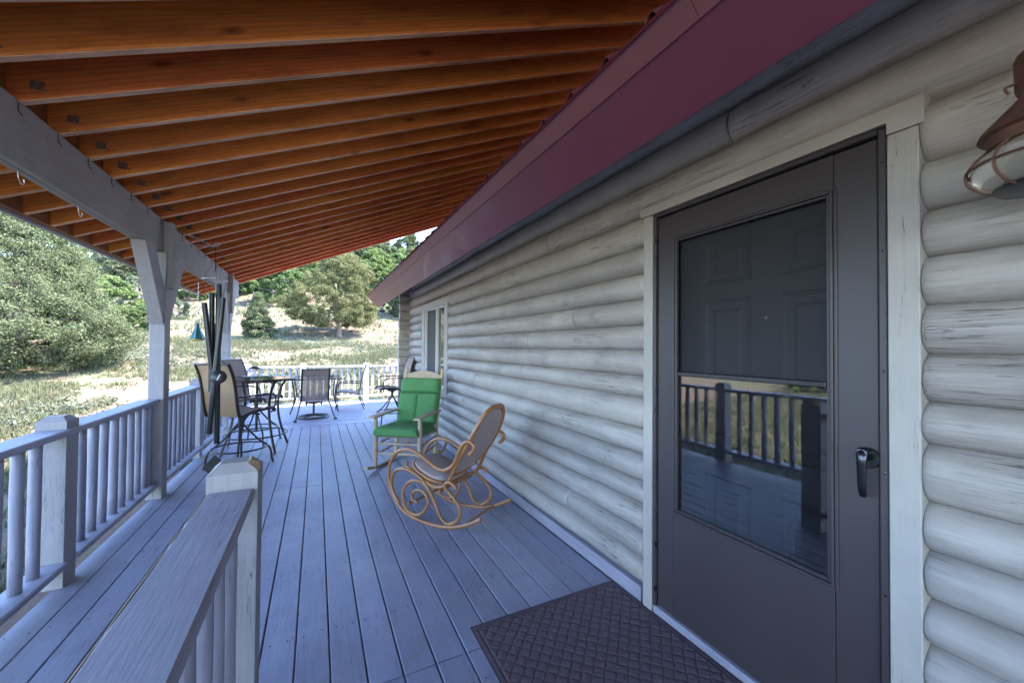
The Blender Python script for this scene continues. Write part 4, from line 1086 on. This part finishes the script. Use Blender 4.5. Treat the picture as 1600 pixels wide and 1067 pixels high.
make_dining(frame(.66, 9.42, 0, face(-1, .12)), 'patio armchair seen from the side at the right of the glass table', False)

# ------------------------------------------------------------------ wind chime on its bracket
WX, WY = -.915, 4.80
bk = thing('chime_bracket', 'wrought iron arm reaching from the beam strap to hold the wind chime', 'bracket', (-1.19, 4.79, 2.37))
Geo().tube([(-1.255, 4.80, 2.375), (-1.05, WY, 2.362), (WX, WY, 2.368), (WX+.03, WY, 2.385), (WX+.02, WY, 2.405), (WX-.01, WY, 2.40)], .0055, 8, 4).obj('arm', 'fasciawhite', bk)
Geo().tube([(-1.255, 4.80, 2.50), (-1.10, WY, 2.44), (WX-.02, WY, 2.372)], .0045, 8, 3).obj('brace', 'fasciawhite', bk)
Geo().tube([(-1.256, 4.80, 2.52), (-1.254, 4.80, 2.34)], .006, 8).obj('mount', 'blackmetal', bk)
wc = thing('wind_chime', 'large black wind chime with long leaning tubes, a round striker and a diamond sail', 'wind chime', (WX, WY, 2.3))
Geo().tube([(WX, WY, 2.365), (WX, WY, 2.12)], .0025, 5).obj('cord', 'blackmetal', wc)
Geo().tube([(WX+.105*math.cos(a), WY+.105*math.sin(a), 2.035) for a in np.linspace(0, 2*math.pi, 25)[:-1]], .003, 6, closed=True).obj('top_ring', 'steel', wc)
angs = [2.9, 3.9, 5.0, 6.0, 1.2]
for k in range(5):
    a = angs[k]
    Geo().tube([(WX, WY, 2.235), (WX+.105*math.cos(a), WY+.105*math.sin(a), 2.035)], .0016, 4).obj('top_cord', 'blackmetal', wc)
tubes = [((-.992, 1.800), (-.915, 1.05), .0235), ((-.946, 1.905), (-.934, .92), .0245), ((-.888, 1.998), (-.877, .40), .025), ((-.836, 1.855), (-.932, .515), .0245), ((-.915, 1.60), (-.905, .80), .0235)]
for k, ((xa, za), (xb, zb), r) in enumerate(tubes):
    yo = (-.02, .045, .03, -.055, .09)[k]
    o = Geo(); P = [Vector((xa, WY+yo, za)), Vector((xb, WY+yo*.6, zb))]
    o.tube(P, r, 16, caps=False); b = len(o.v)
    o.tube([P[1], P[0]], r*.86, 16, caps=False)
    o.f += [tuple(list(range(16))), tuple(list(range(16, 32)))]
    o.obj('chime_tube', 'blackmetal', wc)
    Geo().tube([(WX+.105*math.cos(angs[k]), WY+.105*math.sin(angs[k]), 2.035), (xa, WY+yo, za)], .0016, 4).obj('hanging_cord', 'blackmetal', wc)
dn = Vector((0.19, -1, 0.12)).normalized()
Geo().lathe([(0, -.010), (.058, -.010), (.066, -.004), (.066, .004), (.058, .010), (0, .010)], 28, (-.852, WY-.085, 1.072), dn).obj('striker', 'blackmetal', wc)
Geo().tube([(-.852-.012, WY-.097, 1.045), (-.852+.012, WY-.097, 1.098)], .005, 6).obj('striker_mark', 'steel', wc)
Geo().tube([(-.868, WY-.05, 1.02), (-.866, WY-.03, .25)], .0016, 4).obj('sail_cord', 'blackmetal', wc)
g = Geo().prism([(0, .112), (.098, 0), (0, -.112), (-.098, 0)], -.004, .004, 'y')
g.obj('sail', 'blackmetal', wc, Matrix.Translation((-.885, WY-.02, .185)) @ Matrix.Rotation(R(14), 4, 'Z') @ Matrix.Rotation(R(-14), 4, 'X'), smooth=False)

# wasp trap hanging in the opening
hx, hy = -1.385, 6.35
ht = thing('hanging_feeder', 'teal bag shaped hanging trap with a yellow base between the posts', 'trap', (hx, hy, 1.6))
k_ = [(0.012, .215), (.016, .20), (.022, .17), (.045, .10), (.070, .03), (.078, .0)]
g = Geo(); b = 0
for r, z in k_:
    for q in range(28):
        a = 2*math.pi*q/28; rr2 = r*(1+.10*math.sin(a*7)*(1 if r > .03 else .3)); g.v.append(Vector((hx+rr2*math.cos(a), hy+rr2*math.sin(a), 1.455+z)))
for i in range(len(k_)-1):
    for q in range(28): g.f.append((i*28+q, i*28+(q+1) % 28, (i+1)*28+(q+1) % 28, (i+1)*28+q))
g.obj('bag', 'teal', ht)
Geo().lathe([(0, -.018), (.06, -.016), (.077, -.004), (.079, .004), (.06, .006), (0, .006)], 24, (hx, hy, 1.455)).obj('base', 'yellow', ht)
Geo().tube([(hx+.0, hy, 1.67), (hx-.018, hy, 1.685), (hx-.018, hy, 1.70), (hx, hy, 1.71), (hx+.018, hy, 1.70), (hx+.018, hy, 1.685)], .004, 6, 3, closed=True).obj('loop', 'teal', ht)
Geo().tube([(hx, hy, 1.70), (hx+.004, hy, 1.78)], .002, 5).obj('hook', 'steel', ht)
Geo().lathe([(0, .0), (.014, .004), (.017, .02), (.012, .034), (0, .038)], 12, (hx+.004, hy, 1.775)).obj('ant_guard', 'vinyl', ht)
Geo().tube([(hx+.004, hy, 1.81), (hx, hy, 2.46)], .0014, 4).obj('wire', 'steel', ht)

# ------------------------------------------------------------------ vegetation
def leaf_cloud(centers, radii, per, size, seed, flat=0.75, up=0.35, shell=0.55):
    r_ = np.random.default_rng(seed); centers = np.asarray(centers); radii = np.asarray(radii)
    n = len(centers)*per; c = np.repeat(centers, per, 0); rad = np.repeat(radii, per)[:, None]
    d = r_.normal(size=(n, 3)); d /= np.linalg.norm(d, axis=1)[:, None]
    rr3 = (shell+(1-shell)*r_.random((n, 1)))*(0.75+0.5*r_.random((n, 1)))
    p = c + d*rr3*rad*np.array([1, 1, flat])
    nrm = d*0.7 + r_.normal(size=(n, 3))*0.55 + np.array([0, 0, up]); nrm /= np.linalg.norm(nrm, axis=1)[:, None]
    t = np.cross(nrm, r_.normal(size=(n, 3))); t /= np.linalg.norm(t, axis=1)[:, None]; b = np.cross(nrm, t)
    s = size*(0.45+0.9*r_.random((n, 1)))*np.repeat(0.75+0.55*r_.random(len(centers)), per)[:, None]
    V = np.empty((n, 3, 3)); V[:, 0] = p+t*s; V[:, 1] = p-t*s*.6+b*s*.75; V[:, 2] = p-t*s*.5-b*s*.8
    return V.reshape(-1, 3), np.arange(n*3).reshape(-1, 3)
def trunk_geo(h, r, lean, limbs, seed, base=0.0):
    rr_ = random.Random(seed); g = Geo()
    P = [(0, 0, -0.3)]+[(lean[0]*t+rr_.uniform(-.08, .08)*h*.15, lean[1]*t+rr_.uniform(-.08, .08)*h*.15, h*t) for t in (0.0, .25, .5, .75, 1)]
    g.tube(P, lambda t: r*(1.15-0.95*t), 8, 3)
    for (c, w) in limbs:
        t = min(.8, max(.12, c[2]/h*rr_.uniform(.35, .75))); s0_ = Vector((lean[0]*t, lean[1]*t, h*t)); e_ = Vector(c)
        m1 = s0_.lerp(e_, .5)+Vector((rr_.uniform(-.1, .1), rr_.uniform(-.1, .1), rr_.uniform(-.05, .2)))*w*3
        g.tube([s0_, m1, e_], lambda t, q=r*.38: q*(1-.8*t), 5, 3)
    return g
def crown_shape(kind, n, H, W, seed):
    r_ = random.Random(seed); C_ = []; Rd = []
    lobes = [(r_.uniform(0, 6.28), r_.uniform(.15, .9), r_.uniform(.12, .3)) for _ in range(7)]
    for k in range(n):
        if kind == 'peak': t = r_.random()**1.35; prof = (1-t)**1.15*(.72+.45*min(1, t*5+.2)); z = .03+t*.97
        elif kind == 'ragged': t = r_.random(); prof = math.sqrt(max(0.03, 1-(2*t-.72)**2/1.66))*r_.uniform(.8, 1.12); z = .14+t*.86
        elif kind == 'cone': t = r_.random()**1.25; prof = (1-t)**.62*(.55+.45*min(1, t*6+.35)); z = .04+t*.96
        elif kind == 'round': t = r_.random(); prof = math.sqrt(max(0.02, 1-(2*t-.86)**2/1.32)); z = .16+t*.84
        else: t = r_.random()**1.1; prof = math.sqrt(max(.02, 1-t**1.8)); z = .06+t*.94
        a = r_.uniform(0, 6.283); lob = 1
        for la, lt, lw in lobes: lob += lw*1.6*math.exp(-((math.cos(a-la)-1)**2)*3-((t-lt)/.18)**2)-.05
        q = prof*lob*(r_.uniform(.45, 1.0)**.5)
        C_.append((math.cos(a)*q*W/2, math.sin(a)*q*W/2, z*H)); Rd.append(H*r_.uniform(.030 if kind in ('peak', 'ragged') else .045, .068 if kind in ('peak', 'ragged') else .085)*(1.15 if kind in ('round', 'dome') else 1))
    return C_, Rd
def make_tree(name, label, cat, kind, H, W, nclump, per, leaf, mat, bark, F, seed, group=None, tr=.035, flat=.7, lean=(0, 0), shell=.5, extra=None):
    t = thing(name, label, cat, F, group)
    C_, Rd = crown_shape(kind, nclump, H, W, seed)
    if extra: C_ = C_+extra[0]; Rd = Rd+extra[1]
    r_ = random.Random(seed); lim = [(C_[i], Rd[i]) for i in r_.sample(range(len(C_)), min(26, len(C_)))]
    trunk_geo(H*.62, H*tr, lean, lim, seed).obj('trunk', bark, t, F)
    V_, F2 = leaf_cloud(C_, Rd, per, leaf, seed, flat, shell=shell)
    put('crown', fast_mesh('crown', V_, F2), mat, t, F)
    return t
def at(px, zc):
    """ground point under photo column px at depth zc along the view axis"""
    x = (px-800)/608.5*zc; p = R_*x + Vector((math.sin(yaw), math.cos(yaw), 0))*zc
    return p.x, p.y
def spot(px, zc, rot=0, s=1.0, dz=0.0):
    x, y = at(px, zc); m = frame(x, y, gz(x, y)+dz, rot)
    return m @ Matrix.Scale(s, 4)
# big juniper by the porch
BJ = make_tree('juniper_tree', 'huge grey green juniper spreading low at the left edge of the yard', 'tree', 'peak', 6.1, 7.9, 1050, 480, .025, 'juniper', 'bark', spot(22, 12.6, 0.4), 11, 'junipers on the slope', .03, .8)
# lone olive juniper in the middle
MJ = make_tree('juniper_tree', 'lone olive juniper with a bare trunk in the meadow, straight beyond the glass table', 'tree', 'ragged', 6.5, 5.6, 560, 250, .046, 'juniperolive', 'bark', spot(529, 30, 0.2), 23, 'junipers on the slope', .032, .8)
SJ = make_tree('juniper_tree', 'small rounded green juniper just left of the lone olive juniper', 'tree', 'cone', 4.3, 2.9, 240, 170, .055, 'juniper', 'bark', spot(401, 27, .3, .78, -.2), 31, 'junipers on the slope', .03)
OK = make_tree('oak_shrub', 'bright green oak thicket directly right of the small rounded juniper', 'shrub', 'dome', 3.2, 4.6, 150, 150, .10, 'oak', 'greybark', spot(445, 40, .3, 1.25), 41, 'oak thickets on the hillside', .02)
DK = make_tree('dark_shrub', 'dark scrubby bush behind the left knee brace', 'shrub', 'dome', 2.4, 3.4, 90, 130, .085, 'darkoak', 'greybark', spot(250, 36, .3), 43, 'dark scrub on the hillside', .02)
FJ = make_tree('juniper_tree', 'pointed distant juniper on the ridge just left of the eave tip', 'tree', 'cone', 6.0, 4.2, 150, 110, .13, 'juniper', 'bark', spot(640, 88, .1, 1.3), 47, 'junipers on the slope', .03)
rr_ = random.Random(5)
plan = []
# (px, depth, source, scale, label)
near = [(90, 19, OK, .75, 'green oak clump half hidden behind the huge left juniper'), (170, 27, OK, 1.0, 'green oak thicket between the huge juniper and the first knee brace'),
        (215, 31, DK, 1.2, 'dark scrub just left of the tall porch post'), (228, 26, OK, .55, 'low bright oak bush at the left side of the tall porch post'), (293, 37, OK, .85, 'oak thicket seen between post and wind chime'),
        (272, 30, DK, .7, 'low dark scrub right of the tall porch post'), (330, 40, OK, .9, 'oak thicket behind the hanging wind chime'), (312, 44, FJ, .55, 'slim juniper behind the teal trap'),
        (370, 42, OK, 1.05, 'oak thicket behind the far porch post'), (425, 45, OK, 1.2, 'large bright oak thicket behind the small rounded juniper'), (350, 56, FJ, .75, 'juniper higher up behind the far porch post'),
        (470, 50, DK, 1.6, 'dark scrub at the upper left of the lone olive juniper'), (590, 52, OK, 1.5, 'bright oak thicket right of the lone olive juniper'), (620, 60, OK, 1.4, 'oak thicket left of the eave tip'),
        (565, 62, FJ, .95, 'olive juniper on the slope above the lone juniper'), (600, 72, FJ, 1.05, 'pointed juniper on the slope left of the eave'), (628, 41, DK, 1.3, 'dark bush beside the cabin corner under the eave'), (655, 48, OK, 1.1, 'oak bush glimpsed right at the cabin corner'),
        (130, 38, FJ, .5, 'juniper on the slope just right of the huge juniper'), (180, 45, DK, 1.7, 'dark scrub high on the left slope'), (160, 60, OK, 1.6, 'skyline oak thicket under the roof overhang')]
for px, zc, src, s, lb in near:
    copy_tree(src, spot(px, zc, rr_.uniform(0, 6), s, -.1), lb, src['group'])
marks = [(-999, 'beyond the left picture edge'), (0, 'over the top of the huge juniper'), (110, 'right of the huge juniper'), (185, 'left of the first knee brace'), (236, 'behind the tall porch post'), (275, 'behind the hanging trap'),
         (322, 'behind the wind chime'), (368, 'above the small rounded juniper'), (425, 'left of the lone olive juniper'), (480, 'directly over the lone olive juniper'), (545, 'right of the lone olive juniper'), (590, 'beside the eave tip'), (635, 'behind the cabin corner')]
words = ['low on the hillside', 'halfway up the hillside', 'near the ridge']
n = 0
for k in range(235):
    px = rr_.uniform(-50, 705); lev = rr_.random(); zc = 39+lev**.9*78
    x, y = at(px, zc)
    if y < 30: continue
    src = rr_.choice([OK, OK, DK, FJ, FJ, OK]); s = rr_.uniform(.8, 1.5)*(1+.35*lev)
    hgt = {OK: 3.2, DK: 2.4, FJ: 6.0}[src]*s; lim = 404 if px < 125 else 388 if px < 560 else 378
    if 543-(gz(x, y)+hgt-CAMZ)/zc*608 < lim:
        s *= .55; hgt *= .55
        if 543-(gz(x, y)+hgt-CAMZ)/zc*608 < lim: continue
    kind = {OK: 'oak thicket', DK: 'dark scrub bush', FJ: 'distant juniper'}[src]
    wd = words[min(2, int(lev*3))]; mk = [w for q, w in marks if px >= q][-1]; sz = 'small' if s < 1.15 else 'mid sized' if s < 1.45 else 'big'
    copy_tree(src, frame(x, y, gz(x, y)-.15, rr_.uniform(0, 6)) @ Matrix.Scale(s, 4), '%s %s %s %s' % (sz, kind, wd, mk), src['group']+', '+sz+', '+wd+', '+mk)
    n += 1
# trees to the left and behind the camera
for (x, y, src, s, lb) in ((-14, 8, OK, .7, 'oak bush left of the porch outside the picture'), (-19, 2, BJ, .7, 'juniper left of the porch outside the picture'), (-24, 11, SJ, 1.2, 'rounded juniper left of the porch outside the picture'), (-15, -8, SJ, 1, 'rounded juniper behind the porch outside the picture'),
                           (9, 22, OK, .8, 'oak bush beyond the cabin gable outside the picture'), (16, 30, FJ, .7, 'juniper beyond the cabin gable outside the picture')):
    copy_tree(src, frame(x, y, gz(x, y)-.1, rr_.uniform(0, 6)) @ Matrix.Scale(s, 4), lb, src['group'])
# grass tufts
def tufts(n, region, hmin, hmax, blades, seed, dens):
    r_ = np.random.default_rng(seed); rr2 = random.Random(seed); V = []; 
    base = []
    tries = 0
    while len(base) < n and tries < n*12:
        tries += 1
        px = rr2.uniform(-160, 760); zc = region[0]*(region[1]/region[0])**rr2.random()
        x, y = at(px, zc)
        if x > -1.9 and y < 11.2 and x < 9: continue
        if x > 1 and y < 9: continue
        nz = noise.noise(Vector((x*.35, y*.35, 2)))+.5*noise.noise(Vector((x*1.3, y*1.3, 7)))
        if nz < dens+rr2.uniform(-.25, .25): continue
        base.append((x, y, gz(x, y)-.01, rr2.uniform(hmin, hmax)*(1+max(0, nz))))
    B = np.array(base); m = len(B); B = np.repeat(B, blades, 0); k = len(B)
    a = r_.random(k)*6.283; sp = r_.random(k)*.09; h = B[:, 3]*(.5+.7*r_.random(k)); w = .006+.012*r_.random(k)*(1+B[:, 3]*2)
    lean_ = r_.normal(size=(k, 2))*.35*h[:, None]
    p = np.stack([B[:, 0]+np.cos(a)*sp, B[:, 1]+np.sin(a)*sp, B[:, 2]], 1); t = np.stack([np.cos(a+1.5), np.sin(a+1.5), a*0], 1)*w[:, None]
    top = p+np.concatenate([lean_, h[:, None]], 1)
    V = np.stack([p-t, p+t, top], 1).reshape(-1, 3)
    return V, np.arange(len(V)).reshape(-1, 3)
V_, F2 = tufts(15000, (5, 26), .05, .16, 8, 3, -.05)
gm = put('meadow_grass', fast_mesh('meadow_grass', V_, F2), 'grass', None, kind='stuff'); gm['label'] = 'dry pale meadow grass in tufts on the pinkish soil'; gm['category'] = 'grass'
_at = at
r5 = random.Random(44)
at = lambda px, zc: (r5.uniform(-13, -2.1), r5.uniform(-5, 9))
V_, F2 = tufts(9000, (5, 26), .05, .15, 7, 15, -.5)
gm = put('yard_grass', fast_mesh('yard_grass', V_, F2), 'grass', None, kind='stuff'); gm['label'] = 'short grass in the yard beside the porch, mirrored in the door glass'; gm['category'] = 'grass'
at = _at
V_, F2 = tufts(13000, (18, 70), .12, .30, 7, 8, -.1)
gm = put('hillside_grass', fast_mesh('hillside_grass', V_, F2), 'grass', None, kind='stuff'); gm['label'] = 'longer grass on the rising meadow below the woods'; gm['category'] = 'grass'
r3 = random.Random(12); Cs = []; Rs = []
while len(Cs) < 2600:
    px = r3.uniform(-160, 740); zc = 8*(62/8)**r3.random(); x, y = at(px, zc)
    if x > -3 and y < 12.5: continue
    nz = noise.noise(Vector((x*.16, y*.16, 22)))
    if nz < r3.uniform(-.25, .35): continue
    q = r3.uniform(.10, .28)*(1 if zc < 20 else 1.4); Cs.append((x, y, gz(x, y)+q*.45)); Rs.append(q)
V_, F2 = leaf_cloud(Cs, Rs, 46, .032, 77, .75, .5, .3)
gm = put('sagebrush', fast_mesh('sagebrush', V_, F2), 'sage', None, kind='stuff'); gm['label'] = 'low grey green sagebrush scattered over the meadow'; gm['category'] = 'sagebrush'
# ------------------------------------------------------------------ small litter and fixings
g = Geo(); r4 = random.Random(3)
for k in range(150):
    x = r4.uniform(-1.28, 1.55); y = r4.uniform(1.0, 9.5); a = r4.uniform(0, 6.28); L = r4.uniform(.004, .016); w = L*r4.uniform(.15, .5)
    d = Vector((math.cos(a), math.sin(a), 0)); e_ = Vector((-d.y, d.x, 0)); c = Vector((x, y, .0032)); b = len(g.v)
    g.v += [c-d*L, c+e_*w+Vector((0, 0, .002)), c+d*L, c-e_*w]; g.f.append((b, b+1, b+2, b+3))
for k in range(60):
    x = r4.uniform(mx0+.03, mx1-.03); y = r4.uniform(my0+.6, my1-.03); a = r4.uniform(0, 6.28); L = r4.uniform(.002, .006)
    d = Vector((math.cos(a), math.sin(a), 0)); e_ = Vector((-d.y, d.x, 0)); c = Vector((x, y, .0135)); b = len(g.v)
    g.v += [c-d*L, c+e_*L*.3, c+d*L, c-e_*L*.3]; g.f.append((b, b+1, b+2, b+3))
o = g.obj('dry_litter', 'tan', None, smooth=False, fix=False, kind='stuff'); o['label'] = 'tiny dry bits of leaf and twig scattered on the deck and mat'; o['category'] = 'litter'
for z in (0.25, 0.62, 1.0, 1.32, 1.7, 1.98):
    Geo().lathe([(0.0045, 0), (0.0045, 0.001), (0, 0.0022)], 8, (1.601, 0.572, z), (-1, 0, 0)).obj('screw', 'nickel', cb)
